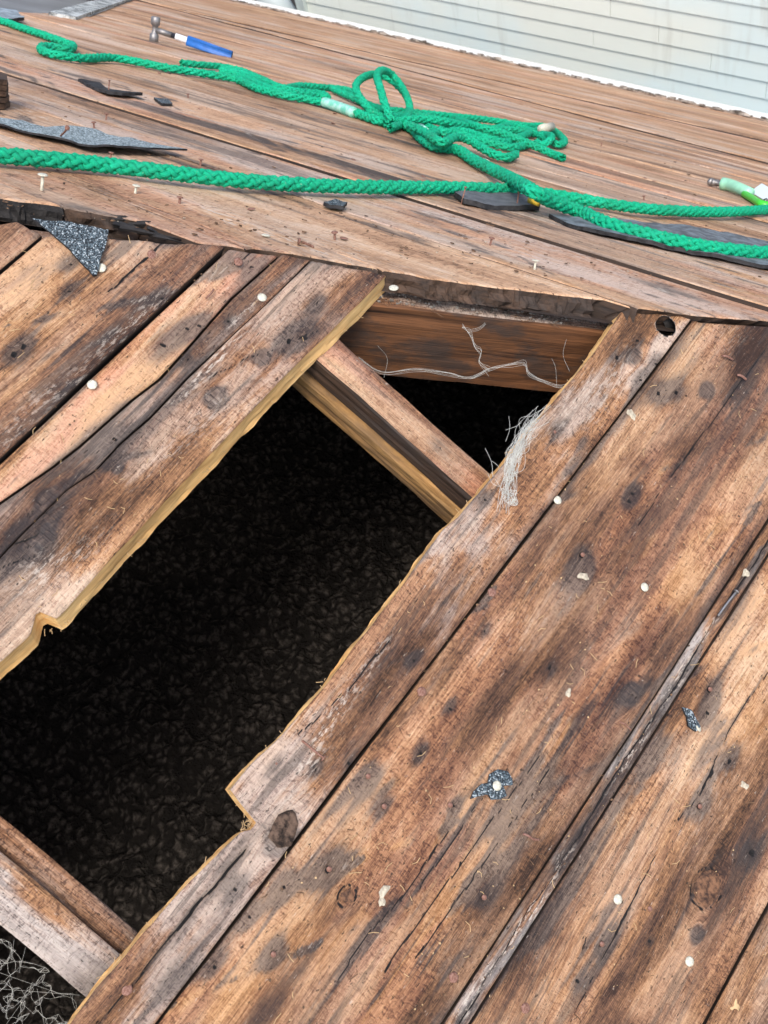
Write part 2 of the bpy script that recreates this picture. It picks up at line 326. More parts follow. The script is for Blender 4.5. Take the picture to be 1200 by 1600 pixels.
for x, y, ra, rb, ch, k in [
    # outer plank beside the opening and its neighbours
    (470, 500, .05, .02, 0, .45), (395, 560, .03, .012, 0, .5), (60, 838, .05, .022, 0, .95), (25, 862, .04, .012, 0, .8), (330, 590, .03, .02, 0, .4), (100, 775, .035, .016, 0, .7),
    (255, 640, .05, .012, 0, .6), (200, 690, .04, .014, 0, .75), (170, 715, .03, .01, 0, .7), (60, 790, .05, .012, 0, .8), (390, 440, .03, .015, 0, .55), (330, 650, .028, .012, 1, .6), (340, 625, .02, .01, 0, .5),
    (120, 880, .05, .02, 1, .35), (60, 895, .03, .012, 1, .8), (270, 700, .05, .01, 1, .45), (380, 490, .035, .004, 1, 1.), (345, 555, .05, .006, 1, .9), (325, 580, .03, .006, 1, .8), (430, 505, .015, .006, 1, .8),
    (185, 640, .05, .020, 2, .9), (150, 670, .06, .02, 2, .55), (255, 560, .04, .02, 2, .3), (60, 760, .06, .02, 2, .35), (420, 600, .08, .02, 2, .15),
    (90, 440, .035, .03, 0, .55), (210, 470, .04, .02, 0, .5), (95, 560, .05, .012, 0, .55), (250, 440, .10, .011, 0, .8), (150, 560, .10, .010, 0, .7), (215, 500, .05, .01, 1, .7), (30, 470, .05, .03, 2, .6), (60, 420, .04, .03, 2, .5), (130, 400, .05, .03, 2, .2), (20, 670, .08, .01, 1, .5), (300, 410, .04, .02, 0, .5),
    # narrow plank on the other side of the opening
    (1040, 545, .03, .02, 2, .25), (960, 590, .05, .02, 1, .35), (1000, 620, .05, .010, 0, .8), (930, 690, .05, .012, 0, .85), (890, 740, .05, .012, 0, .8), (1055, 550, .04, .008, 0, .7), (840, 800, .05, .012, 0, .5), (740, 905, .07, .015, 0, .55), (880, 640, .05, .02, 1, .3), (920, 620, .06, .02, 1, .3),
    (780, 880, .05, .02, 2, .25), (640, 1010, .05, .02, 0, .5), (600, 1065, .05, .02, 0, .65), (545, 1125, .045, .018, 0, .75), (500, 1200, .045, .014, 0, .6), (450, 1040, .02, .01, 2, .3), (415, 1195, .035, .012, 2, 1.), (450, 1140, .05, .010, 2, .8), (430, 1195, .018, .008, 0, .9), (530, 1105, .035, .010, 1, .9), (500, 1150, .025, .007, 1, .9), (470, 1215, .03, .008, 1, .8), (590, 1020, .03, .007, 1, .7), (480, 1265, .05, .014, 1, .3),
    (300, 1450, .05, .02, 2, .25), (290, 1500, .045, .018, 0, .75), (240, 1560, .05, .014, 0, .5), (150, 1560, .04, .008, 2, .95), (180, 1545, .03, .005, 2, .9), (250, 1420, .06, .004, 2, .9), (330, 1345, .05, .004, 1, .8), (440, 1310, .03, .02, 0, .5),
    # wide plank
    (1160, 600, .05, .03, 0, .75), (1180, 680, .04, .02, 0, .5), (1090, 600, .08, .03, 2, .35), (1140, 520, .04, .02, 1, .3), (960, 750, .035, .025, 2, .9), (1060, 930, .045, .028, 2, 1.), (1075, 870, .05, .02, 2, .7), (1120, 760, .07, .02, 2, .75), (1060, 780, .06, .012, 2, .6), (985, 860, .06, .012, 2, .6), (1000, 800, .06, .02, 2, .4), (870, 850, .05, .03, 0, .55), (910, 900, .02, .02, 0, .6), (880, 950, .04, .02, 0, .55),
    (1010, 1000, .05, .022, 0, .85), (985, 985, .03, .018, 0, .5), (1080, 1010, .05, .012, 0, .5), (960, 1085, .06, .025, 0, .75), (1050, 740, .02, .008, 0, .9), (985, 850, .05, .03, 0, .35), (830, 1120, .07, .02, 2, .6), (780, 1230, .05, .03, 2, .75), (720, 1200, .04, .03, 2, .35), (900, 1130, .10, .016, 0, .5), (860, 1240, .09, .02, 0, .6), (950, 1180, .08, .015, 0, .35), (790, 1370, .09, .02, 0, .6), (810, 1500, .05, .022, 0, .9), (840, 1420, .05, .02, 0, .45), (700, 1400, .08, .012, 2, .7), (640, 1480, .07, .015, 2, .7),
    (560, 1310, .09, .03, 2, .45), (430, 1500, .07, .035, 2, .85), (360, 1590, .05, .03, 2, .8), (500, 1560, .06, .03, 2, .5), (515, 1358, .018, .010, 0, 1.), (430, 1490, .02, .010, 0, .6), (600, 1265, .02, .008, 0, .6), (660, 1175, .02, .008, 0, .9), (705, 1105, .015, .007, 0, .7), (440, 1395, .03, .008, 0, .7), (640, 1150, .05, .02, 2, .25), (690, 1520, .04, .015, 0, .5), (640, 1560, .05, .02, 2, .4), (600, 1130, .04, .015, 2, .4), (560, 1250, .04, .01, 0, .3), (730, 1060, .03, .02, 0, .3), (820, 980, .04, .02, 1, .2),
    # plank below it and the corner plank
    (1100, 1040, .06, .02, 2, .55), (1150, 960, .05, .02, 2, .6), (1190, 920, .03, .02, 2, .4), (1060, 1130, .05, .022, 0, .7), (1010, 1170, .04, .02, 0, .7), (960, 1260, .07, .016, 0, .75), (900, 1350, .06, .018, 0, .75), (850, 1440, .05, .02, 0, .6), (990, 1300, .03, .02, 0, .45), (1110, 1240, .05, .02, 1, .25), (1130, 1160, .04, .02, 2, .5), (1180, 1120, .05, .03, 2, .75), (1160, 1250, .05, .03, 2, .5), (1040, 1300, .06, .02, 2, .55), (940, 1420, .05, .02, 2, .85), (980, 1440, .04, .02, 2, .5), (900, 1500, .05, .022, 2, .85), (850, 1560, .05, .03, 2, .9), (780, 1590, .04, .02, 2, .6), (945, 1430, .03, .006, 0, .9), (960, 1480, .04, .012, 0, .6), (1000, 1560, .06, .03, 2, .65), (1050, 1450, .04, .02, 0, .35), (1060, 1520, .07, .03, 2, .45), (1130, 1330, .03, .02, 0, .4), (1095, 1190, .03, .008, 0, .8), (1140, 1180, .02, .006, 0, .9), (930, 1560, .05, .008, 0, .6), (1150, 1430, .05, .01, 0, .5), (1190, 1330, .04, .02, 2, .3),
    (1180, 1480, .05, .02, 0, .5), (1150, 1560, .05, .02, 0, .4), (1190, 1560, .04, .02, 2, .4)]:
    a, b = N2(x, y); SP.append((a, b, ra, rb, ch, k*(.50 if ch == 0 else .8 if ch == 2 else .9)))
for i_ in range(70):
    t_ = random.uniform(0, 1); w_ = random.gauss(0, 1)*22; x_ = 960-400*t_+w_; y_ = 1060+500*t_+w_*.75
    a, b = N2(x_, y_); SP.append((a, b, random.uniform(.02, .06), random.uniform(.0011, .0018), random.choice((2, 2, 0)), .8))
def spl(lo, hi): return [q for q in SP if lo-.01 < q[1] < hi+.01]
NP = lambda *p: [N2(*q) for q in p]
def npt(pts): return [N2(*q) for q in pts]
nh = lambda *ps: [(*N2(x, y), r) for x, y, r in ps]
FD, FV = .0042, .0019
UL = -1.75
EB = (SIDE, SIDE, SIDE, SIDE)
board(roof, FN, UL, hipN, .276, .50, .008, .004, (.52, .12, .25, .31), WOOD, bev=lambda u: 1.1, splats=spl(.276, .5), seed=1, rag=(0, 0, 0, .002), zo=.001)
board(roof, FN, UL, hipN, .139, .275, FD, FV, (.50, .18, .15, .77), WOOD, bev=lambda u: 1.1, splats=spl(.139, .275), seed=2, rag=(0, .0, 0, .0018), zo=.0015, tilt=-.02,
      cracks=[(npt([(258, 378), (208, 421), (170, 458)]), .0012, .002)], holes=nh((110, 412, .0018), (108, 455, .002), (37, 541, .003), (22, 553, .0035), (252, 470, .0022)))
board(roof, FN, UL, hipN, edgeD, .1385, FD, FV, (.53, .15, .7, .12), WOOD, bev=lambda u: 1.1, splats=spl(.09, .139), seed=3, gap=.0018, zo=-.003, tilt=.03,
      cracks=[(npt([(392, 388), (366, 412)]), .0011, .002)], holes=nh((395, 413, .002), (295, 510, .0028), (313, 506, .0024), (256, 536, .0035), (142, 698, .0015)))
board(roof, FN, UL, hipN, crk, edgeD, FD, FV, (.44, .55, .12, .55), WOOD, bev=lambda u: 1.1, splats=spl(.03, .10), seed=4, gap=.0009, zo=.001,
      holes=nh((180, 686, .0028), (357, 502, .0018), (293, 563, .0015)), knots=[(*N2(75, 782), .009, 0)])
board(roof, FN, UL, hipN, holeN, crk, FD, FV, (.46, .42, .12, .93), WOOD, bev=lambda u: 1.1, splats=spl(-.01, .06), seed=5, gap=.0007, zo=.001, thick=.027, flare=.009, edge=(FRESH, SIDE, SIDE, SIDE), rag=(.0004, 0, 0, .0015),
      knots=[(*N2(410, 560), .008, 0), (*N2(60, 845), .013, 0), (*N2(185, 735), .005, 0), (*N2(335, 622), .01, 0)],
      cracks=[(npt([(495, 517), (430, 545), (380, 562), (330, 590)]), .0011, .001), (npt([(20, 850), (60, 838), (75, 800)]), .0016, .004), (npt([(40, 838), (45, 860)]), .0012, .003), (npt([(0, 888), (30, 875), (60, 868)]), .0011, .002)],
      holes=nh((451, 533, .003), (475, 528, .004), (495, 475, .0022), (80, 782, .004), (173, 720, .0018)))
ob = board(roof, FN, UL, hipR, -.3145, edgeH, FD, FV, (.54, .62, .12, .21), WOOD, bev=lambda u: 1.1, splats=spl(-.315, -.23), seed=6, gap=.0012, edge=(SIDE, FRESH, SIDE, SIDE), rag=(0, .0007, 0, .0008), zo=.002,
      knots=[(*N2(990, 560), .009, 0), (*N2(440, 1310), .013, 0)], cracks=[(npt([(385, 1328), (300, 1425), (207, 1540), (150, 1600)]), .0017, .006), (npt([(610, 1000), (540, 1080), (465, 1150)]), .0011, .001), (npt([(1085, 492), (1040, 560)]), .0011, .001)],
      holes=nh((866, 676, .0026), (906, 691, .0018), (963, 560, .003), (995, 533, .003), (1023, 570, .0025), (999, 596, .0022), (757, 781, .002), (647, 1031, .0018), (366, 1391, .0024), (545, 1192, .002), (493, 1202, .0015)))
board(roof, FN, UL, hipR, -.5345, -.3155, FD, FV, (.46, .12, .22, .67), WOOD, bev=lambda u: 1.1, splats=spl(-.5345, -.3155), seed=7, zo=-.001,
      knots=[(*N2(543, 1400), .0085, .001), (*N2(1105, 610), .009, 0), (*N2(985, 1085), .01, 0)], cracks=[(npt([(1200, 543), (1165, 590), (1120, 650), (1060, 730), (1000, 820)]), .0011, .0015), (npt([(700, 1300), (640, 1390), (560, 1480), (530, 1530)]), .0011, .001), (npt([(800, 1190), (745, 1260), (655, 1390)]), .0011, .0008), (npt([(845, 1180), (720, 1350), (600, 1520)]), .0011, .001), (npt([(860, 1200), (740, 1370), (650, 1500)]), .0011, .001)],
      holes=nh((1058, 613, .003), (1030, 614, .003), (985, 782, .003), (910, 867, .0035), (912, 897, .003), (514, 1358, .004), (575, 1213, .003), (600, 1260, .0028), (443, 1388, .0024), (390, 1433, .002), (427, 1491, .0028), (705, 1107, .0024), (659, 1178, .0026), (758, 985, .002), (710, 1259, .0016), (335, 1513, .0028), (756, 1402, .0024), (772, 1290, .0014), (990, 770, .003), (860, 1042, .0026)))
board(roof, FN, UL, .75, -.764, -.5565, FD, FV, (.52, .15, .12, .41), WOOD, splats=spl(-.765, -.545), seed=8, zo=.0005,
      knots=[(*N2(1105, 1388), .0180, .0014), (*N2(1090, 1460), .008, 0)], cracks=[(npt([(1200, 1049), (1145, 1130), (1100, 1230), (1040, 1310), (1005, 1375), (950, 1480), (892, 1595)]), .0011, .002), (npt([(1115, 1205), (1050, 1290)]), .0011, .001), (npt([(915, 1465), (905, 1490)]), .0011, .001)],
      holes=nh((1108, 1077, .004), (1105, 1115, .003), (1140, 1190, .003), (1093, 1260, .0035), (1175, 1333, .004), (940, 1475, .003), (1015, 1470, .0018), (903, 1532, .003), (1188, 1465, .0022)))
# tongue strip exposed along the joint
board(roof, FN, UL, .7, -.5565, -.5355, FD, .0014, (.50, 1.0, .05, .83), WOOD, splats=[(u_, -.549+random.uniform(-.004, .004), .03, .003, random.choice((0, 1, 1)), .9) for u_ in np.arange(-.7, .3, .035)], seed=9, zo=-.0018, gap=.0005, thick=.018,
      cracks=[([(u_, -.5475-.002*math.sin(u_*31)) for u_ in np.arange(-.75, .35, .05)], .0010, .002)], label='grey splintered tongue strip between two planks')
board(roof, FN, UL, 1.0, -.95, -.7655, .006, .003, (.48, .3, .1, .05), WOOD, splats=spl(-.95, -.7655), seed=10)
vv_ = .5015
for k, wd in enumerate((.22, .23, .2, .22, .2)): board(roof, FN, -1.9, hipN, vv_, vv_+wd, .05, .03, (.5, .2, .2, .1*k), WOOD, seed=60+k); vv_ += wd+.001
vv_ = -.951
for k, wd in enumerate((.22, .23, .22)): board(roof, FN, -1.9, 1.3, vv_-wd, vv_, .05, .03, (.5, .2, .2, .1*k+.03), WOOD, seed=70+k); vv_ -= wd+.001
# round hole drilled through the narrow plank
def pierce(o, wc, r, ax):
    me = bpy.data.meshes.new('cutter'); bm = bmesh.new(); bmesh.ops.create_cone(bm, cap_ends=True, segments=40, radius1=r, radius2=r*1.03, depth=.08); bm.to_mesh(me); bm.free(); me.materials.append(BLACK)
    c = bpy.data.objects.new('cutter', me); S.collection.objects.link(c); q = Vector(ax).to_track_quat('Z', 'Y'); c.matrix_world = Matrix.Translation(wc) @ q.to_matrix().to_4x4()
    md = o.modifiers.new('hole', 'BOOLEAN'); md.operation = 'DIFFERENCE'; md.object = c; md.solver = 'EXACT'; md.material_mode = 'TRANSFER'
    dg = bpy.context.evaluated_depsgraph_get(); dg.update(); nm = bpy.data.meshes.new_from_object(o.evaluated_get(dg)); o.modifiers.clear(); o.data = nm
    bpy.data.objects.remove(c)
a_, b_ = N2(1038, 511); pierce(ob, W(FN, a_, b_, 0), .0128, FN[:, 2])
# ------------------------------------------------------------------ far slope boards
FS = 1/(G2/G1)/1.0
hipF_pts = [(0, 312), (90, 325), (225, 346), (255, 362), (300, 376), (440, 391), (600, 420), (640, 425), (662, 431), (950, 467), (962, 474), (985, 478), (1085, 489), (1200, 499)]
qF = np.array([F2(*p) for p in hipF_pts])
def hipF(vv):                                        # left end of a far board as a function of the down-slope coordinate
    v = np.asarray(vv, float); k = (qF[-1, 0]-qF[0, 0])/(qF[-1, 1]-qF[0, 1]); r = np.interp(v, qF[:, 1], qF[:, 0])
    return np.where(v < qF[0, 1], qF[0, 0]+(v-qF[0, 1])*k, np.where(v > qF[-1, 1], qF[-1, 0]+(v-qF[-1, 1])*k, r))
g0, g1_, g2_ = F2(0, 15), F2(140, 24), F2(205, 0)
def leftF(vv):                                       # far slope: left limit; here boards run on to the left until the edge of the roof
    v = np.asarray(vv, float); return np.where(v < g0[1], g0[0]-(g0[1]-v)*.35, np.where(v < g1_[1], np.interp(v, [g0[1], g1_[1]], [g0[0], g1_[0]]), g1_[0]+(v-g1_[1])*(g2_[0]-g1_[0])/(g2_[1]-g1_[1])))
def rsp(v0, v1, n, x0=-2.5, x1=1.0): return [(random.uniform(x0, x1), random.uniform(v0, v1), random.uniform(.05, .25), random.uniform(.012, .04), random.choice((0, 0, 0, 1, 2, 2)), random.uniform(.3, .95)) for _ in range(n)]
def fsp(*ps): return [(*F2(x, y), ra, rb, ch, k) for x, y, ra, rb, ch, k in ps]
XR = 1.3
def rfn(v): return np.minimum(hipF(v), XR)            # a far board runs from the roof's left limit to its mitre on the hip
def lerpf(f, g, t): return lambda u: f(u)*(1-t)+g(u)*t
cst = lambda v: (lambda u, v=v: np.full(np.shape(u), float(v)))
sM1 = cst(.457); sM2 = poly([(-150, -94), (800, 153), (1127, 238), (1400, 309)], F2); sM3 = poly([(310, 23), (1200, 223)], F2); sED = poly([(340, -3), (1200, 191)], F2)
seams = [cst(v_) for v_ in (-.80, -.60, -.40, -.215, 0.0, .226)]+[lerpf(sM1, sM2, t) for t in (0, .055, .115, .18, .24, .30, .37, .44, .51, .58, .65, .72, .79, .86, .93)]
seams += [lerpf(sM2, sM3, t) for t in (0, .35, .7)]+[lerpf(sM3, sED, t) for t in (0, .17, .34, .5, .67, .84, 1)]
fine_sp = fsp((300, 345, .15, .03, 2, .7), (620, 345, .2, .02, 2, .6), (860, 440, .15, .04, 2, .5), (560, 395, .12, .03, 1, .6), (520, 400, .1, .015, 1, .9), (230, 330, .2, .02, 1, .4), (190, 350, .1, .02, 0, .5), (600, 360, .12, .02, 0, .35), (1000, 470, .15, .02, 0, .5), (700, 345, .06, .012, 0, .8), (1020, 420, .2, .03, 2, .9), (1150, 455, .2, .02, 2, .7), (1060, 455, .1, .02, 0, .5), (330, 330, .05, .02, 1, .8), (370, 350, .05, .02, 1, .8), (300, 330, .1, .01, 0, .4), (750, 400, .15, .02, 2, .5), (400, 310, .2, .02, 0, .35), (80, 290, .15, .02, 2, .4), (480, 385, .06, .02, 2, .7))
for k in range(len(seams)-1):
    a, b = float(seams[k](-1.)), float(seams[k+1](-1.)); near_ = b < 1.2
    sp_ = [q for q in fine_sp if a-.03 < q[1] < b+.03]+rsp(a, b, 16 if near_ else 22, -3 if near_ else -8)
    cr = []; hl = []
    if near_:
        for _ in range(6):
            x0 = random.uniform(-2, .4); v0_ = random.uniform(a+.02, b-.02); cr.append(([(x0, v0_), (x0+random.uniform(.1, .4), v0_+random.uniform(-.004, .004)), (x0+random.uniform(.5, .8), v0_)], .0011, .0015))
        hl = [(random.uniform(-1.5, .8), random.uniform(a+.01, b-.01), random.uniform(.0015, .003)) for _ in range(12)]
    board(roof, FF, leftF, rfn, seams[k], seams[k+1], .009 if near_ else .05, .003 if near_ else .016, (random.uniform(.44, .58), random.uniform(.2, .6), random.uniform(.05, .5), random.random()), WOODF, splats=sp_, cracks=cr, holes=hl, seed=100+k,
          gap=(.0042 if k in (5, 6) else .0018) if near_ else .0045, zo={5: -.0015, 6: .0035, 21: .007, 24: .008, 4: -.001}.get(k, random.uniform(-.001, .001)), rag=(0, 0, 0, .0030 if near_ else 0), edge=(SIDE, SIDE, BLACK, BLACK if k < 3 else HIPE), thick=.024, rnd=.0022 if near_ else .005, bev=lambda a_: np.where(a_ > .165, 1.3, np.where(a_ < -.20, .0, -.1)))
# ------------------------------------------------------------------ rafters and hip beam
def beam(name, P, Q, wdir, wd, hdir, hd, m, splits=60, rough=.0012, color=(.5, .3, .2, .4), label=None, mats=None, ch=.002, parent=None):
    """P, Q: ends of the top face's centre line"""
    P, Q, wdir, hdir = map(lambda q: np.array(q, float), (P, Q, wdir, hdir)); ax = Q-P; L = np.linalg.norm(ax); ax /= L
    prof = [(-wd/2, -ch), (-wd/2+ch, 0)]+[(-wd/2+ch+(wd-2*ch)*i/8, 0) for i in range(1, 8)]+[(wd/2-ch, 0), (wd/2, -ch)]+[(wd/2, -hd*i/8) for i in range(1, 8)]+[(wd/2, -hd), (-wd/2, -hd)]+[(-wd/2, -hd*i/8) for i in range(7, 0, -1)]
    n = len(prof); V = []
    for i in range(splits+1):
        s_ = L*i/splits
        for j, (y, z) in enumerate(prof):
            V.append((s_, y+rough*float(wob(s_+j*3.1, .06, j)), z+rough*.7*float(wob(s_+j*1.7, .05, j+50))))
    Fc = [(i*n+j, (i+1)*n+j, (i+1)*n+(j+1) % n, i*n+(j+1) % n) for i in range(splits) for j in range(n)]
    Fc += [tuple(range(n)), tuple(splits*n+j for j in range(n))[::-1]]
    mi = [0 if 0 < j < 10 else 1 for i in range(splits) for j in range(n)]+[1, 1]
    M = np.eye(4); M[:3, 0] = ax; M[:3, 1] = wdir; M[:3, 2] = -hdir; M[:3, 3] = P
    o = mesh(name, V, Fc, mats or [m, m], parent or roof, Matrix(M.tolist()), False, mi, color)
    me = o.data; at = me.attributes.new('msk', 'FLOAT_COLOR', 'POINT')
    mk = np.zeros((len(V), 4)); VV = np.array(V); mk[:, 0] = np.clip(.5*wob(VV[:, 0], .08, 5)-.1, 0, 1); at.data.foreach_set('color', mk.ravel()); setwood(me, VV[:, 0], VV[:, 1], wd*100+hd*10)
    if label: o['label'] = label
    return o
RO = -.0265
def uat(x, y): return N2(x, y, RO)
ul = (uat(500, 565)[0]+uat(725, 785)[0])/2; ur = (uat(532, 527)[0]+uat(757, 747)[0])/2; uc = (ul+ur)/2
beam('rafter', W(FN, uc+.004, .03, RO), W(FN, uc-.004, -1.2, RO), FN[:, 0], ur-ul, -FN[:, 2], .036, WOOD, color=(.56, .2, .75, .3), mats=[WOOD, HIPE], label='pinkish rafter crossing the opening')
beam('rafter_brace', W(FN, uc-.004-.004, .03, RO-.037), W(FN, uc-.012, -1.2, RO-.037), FN[:, 0], (ur-ul)*.86, -FN[:, 2], .034, RAFS)
l1 = (uat(0, 1333)[0]+uat(187, 1490)[0])/2; l0 = (uat(0, 1448)[0]+uat(137, 1553)[0])/2
beam('rafter', W(FN, (l0+l1)/2, .45, RO), W(FN, (l0+l1)/2, -1.2, RO), FN[:, 0], l1-l0, -FN[:, 2], .10, WOOD, color=(.46, .9, .05, .6), mats=[WOOD, WOOD], label='silver grey rafter at the near end of the opening')
n0 = hit(FN, 0, 1277, RO-.012)[0]; n1_ = hit(FN, 218, 1463, RO-.012)[0]; ne = (n0+n1_)/2
beam('rafter_nailer', W(FN, (l1+ne)/2, .45, RO-.012), W(FN, (l1+ne)/2, -1.2, RO-.012), FN[:, 0], ne-l1+.002, -FN[:, 2], .07, WOOD, color=(.46, .45, .1, .45), label='brown strip beside the grey rafter')
for k in (1, 2): beam('rafter', W(FN, uc+.6*k, -.55*k+.0, RO), W(FN, uc+.6*k, -1.3, RO), FN[:, 0], .042, -FN[:, 2], .10, RAFS)
hp = np.array(hit(FN, 588, 476, RO)); hq = np.array(hit(FN, 944, 518, RO)); HP, HQ = FN@hp, FN@hq
hd_ = (HQ-HP)/np.linalg.norm(HQ-HP); hs_ = np.cross(hd_, [0, 0, 1.]); hs_ /= np.linalg.norm(hs_)
if hs_[1] < 0: hs_ = -hs_                                  # away from the camera
hdn = np.cross(hd_, hs_); hdn = -hdn if hdn[2] > 0 else hdn
beam('hip_beam', HP-hd_*1.2+hs_*.03, HQ+hd_*1.6+hs_*.03, hs_, .06, hdn, .105, BEAM, splits=120, color=(.40, .75, .1, .9), mats=[WOOD, BEAM], label='dark hip beam with a dusty top')
tag(beam('rafter', W(FF, -.12, .05, -.03), W(FF, -.12, 1.3, -.03), FF[:, 0], .04, -FF[:, 2], .1, RAFS))
# ------------------------------------------------------------------ attic inside
q = NT('dark_attic_fill'); tc = q.n('TexCoord').outputs['Object']
vo = q.n('TexVoronoi'); wv = q.n('VectorMath', operation='ADD'); q.put(wv.inputs[0], tc); q.put(wv.inputs[1], q.vec(q.mul(q.noise(tc, 40, 2), .03), q.mul(q.noise(tc, 47, 2), .03), 0.0)); q.put(vo.inputs['Vector'], wv.outputs[0]); vo.inputs['Scale'].default_value = 55
n1 = q.add(q.mul(q.math('SUBTRACT', .75, vo.outputs['Distance']), .75), q.mul(q.noise(tc, 150, 4, .7), .5)); n2 = q.noise(tc, 7, 3); n3 = q.noise(tc, 230, 2)
c = q.mix(q.smooth(n1, .35, .85), (.030, .026, .023), (.17, .145, .125)); c = q.mix(q.smooth(n3, .76, .80), c, (.3, .3, .32))
q.bump(n1, 1.0, .035); FILL = q.base(c, .95, .1)
FZ = -1.25; n = 330; xs = np.linspace(-1.85, 1.25, n); V = []
gx, gy = np.meshgrid(xs, np.linspace(-1.3, 1.3, n), indexing='ij')
gz = FZ+.03*vnoise(gx/.35+50, gy/.35+50, 901)+.014*vnoise(gx/.07+80, gy/.07+80, 902)+.014*np.abs(vnoise(gx/.034+99, gy/.034+99, 903))+.010*vnoise(gx/.020+99, gy/.020+99, 904)
V = np.stack([gx, gy, gz], -1).reshape(-1, 3); Fc = [(i*n+j, (i+1)*n+j, (i+1)*n+j+1, i*n+j+1) for i in range(n-1) for j in range(n-1)]
tag(mesh('attic_floor', V, Fc, FILL), kind='structure')
def rz(x, y): return min(G1*y, -G2*x)-.045
for (x0, y0), (x1, y1) in (((-1.8, -1.2), (-1.8, 1.2)), ((-1.8, 1.2), (1.2, 1.2)), ((1.2, 1.2), (1.2, -1.2)), ((1.2, -1.2), (-1.8, -1.2))):
    b_ = MB(); d = np.array([x1-x0, y1-y0], float); d /= np.linalg.norm(d); nn = np.array([-d[1], d[0]])*.02; N_ = 24; VV = []; FFc = []
    for i in range(N_+1):
        t = i/N_; x = x0+(x1-x0)*t; y = y0+(y1-y0)*t
        for sgn in (-1, 1):
            xx, yy = x+nn[0]*sgn, y+nn[1]*sgn; VV += [(xx, yy, FZ-.1), (xx, yy, rz(xx, yy))]
    for i in range(N_):
        a = i*4; FFc += [(a, a+1, a+5, a+4), (a+2, a+6, a+7, a+3), (a+1, a+3, a+7, a+5)]
    tag(mesh('attic_light_baffle', VV, FFc, FILL, smooth=False), kind='structure')  # unseen enclosure added to keep sky light from leaking into the attic

# ------------------------------------------------------------------ materials for the loose things
def plain(name, col, rough=.5, metal=0.0, spec=.5, var=0.0, sc=40, bump=0.0, col2=None):
    q = NT(name); tc = q.n('TexCoord').outputs['Object']; n_ = q.noise(tc, sc, 5, .65)
    c = q.mix(q.smooth(n_, .35, .65), col, col2 or tuple(x*(1-var) for x in col))
    if bump: q.bump(n_, .8, bump)
    return q.base(c, rough, spec, metal)
GALV = plain('galvanised_nail_head', (.62, .60, .48), .55, .1, .4, .35, 400)
RUST = plain('rusty_nail', (.16, .07, .045), .75, .3, .4, 0, 500, .0004, (.30, .17, .13))
STEEL = plain('worn_steel', (.30, .295, .29), .5, .7, .5, .35, 60)
WHITE = plain('chalky_fleck', (.50, .44, .33), .8, 0, .3, .4, 300, .0008)
DIRTM = plain('brown_debris', (.05, .032, .022), .9, 0, .2, 0, 90, .001, (.20, .12, .07))
STRAW = plain('pale_splinter', (.55, .38, .2), .8, 0, .2, .3, 60)
q = NT('shingle_granules'); tc = q.n('TexCoord').outputs['Object']
vo = q.n('TexVoronoi'); q.put(vo.inputs['Vector'], tc); vo.inputs['Scale'].default_value = 800; sc_ = q.n('SeparateColor'); q.put(sc_.inputs[0], vo.outputs['Color'])
c = q.mix(q.smooth(sc_.outputs[0], .25, .95), (.016, .021, .026), (.10, .135, .155)); c = q.mix(q.smooth(sc_.outputs[1], .86, .92), c, (.36, .41, .43))
q.bump(q.math('SUBTRACT', 1.0, vo.outputs['Distance']), .9, .0012); SHIN = q.base(c, .85, .3)
FELT = plain('shingle_backing', (.010, .010, .011), .8, 0, .3, 0, 60, .001, (.04, .04, .042))
q = NT('green_rope_fibre'); tc = q.n('TexCoord').outputs['Object']; sp = q.n('SeparateXYZ'); fu = q.n('Attribute', attribute_name='along').outputs['Vector']
fs_ = q.n('SeparateXYZ'); q.put(fs_.inputs[0], fu); n1 = q.noise(q.vec(q.mul(fs_.outputs[0], 120.), q.mul(fs_.outputs[1], 9.), 0.), 1, 3, .7); n2 = q.noise(tc, 25, 4)
c = q.mix(q.smooth(n1, .3, .7), (.0, .23, .11), (.006, .56, .30)); c = q.mix(q.mul(q.smooth(n2, .5, .75), .35), c, (.02, .60, .36)); c = q.mix(q.mul(q.smooth(q.noise(tc, 9, 5), .45, .7), .45), c, (.015, .24, .12)); c = q.mix(q.smooth(q.noise(tc, 190, 3), .66, .74), c, (.20, .34, .22))
q.bump(n1, .8, .0012); ROPE = q.base(c, .72, .25)
WEB = plain('cobweb_fibre', (.66, .66, .60), .9, 0, .2, .3, 100)
TAPE = plain('faded_tape', (.12, .50, .36), .5, 0, .4, .2, 60, .0005, (.38, .66, .56))
# ------------------------------------------------------------------ nails (driven ones belong to their board)
def nailmesh(name, r, h, m, hr=.0016, th=.0009, irregular=0.0, dome=.0008):
    b = MB(); k = 12; V = []
    for z, rr in ((h-th, r*.97), (h-th*.3, r), (h+dome*.5, r*.8), (h+dome, r*.35)):
        V += [(rr*math.cos(2*math.pi*j/k)*(1+irregular*math.sin(j*2.3)), rr*math.sin(2*math.pi*j/k), z) for j in range(k)]
    Fc = [(i*k+j, i*k+(j+1) % k, (i+1)*k+(j+1) % k, (i+1)*k+j) for i in range(3) for j in range(k)]+[tuple(3*k+j for j in range(k)), tuple(range(k))[::-1]]
    b.add(V, Fc)
    if h > .002: b.tube([(0, 0, -.01), (0, 0, h-th)], hr, 6)
    me = bpy.data.meshes.new(name); me.from_pydata(b.V, [], b.F); me.materials.append(m); me.polygons.foreach_set('use_smooth', [True]*len(me.polygons)); return me
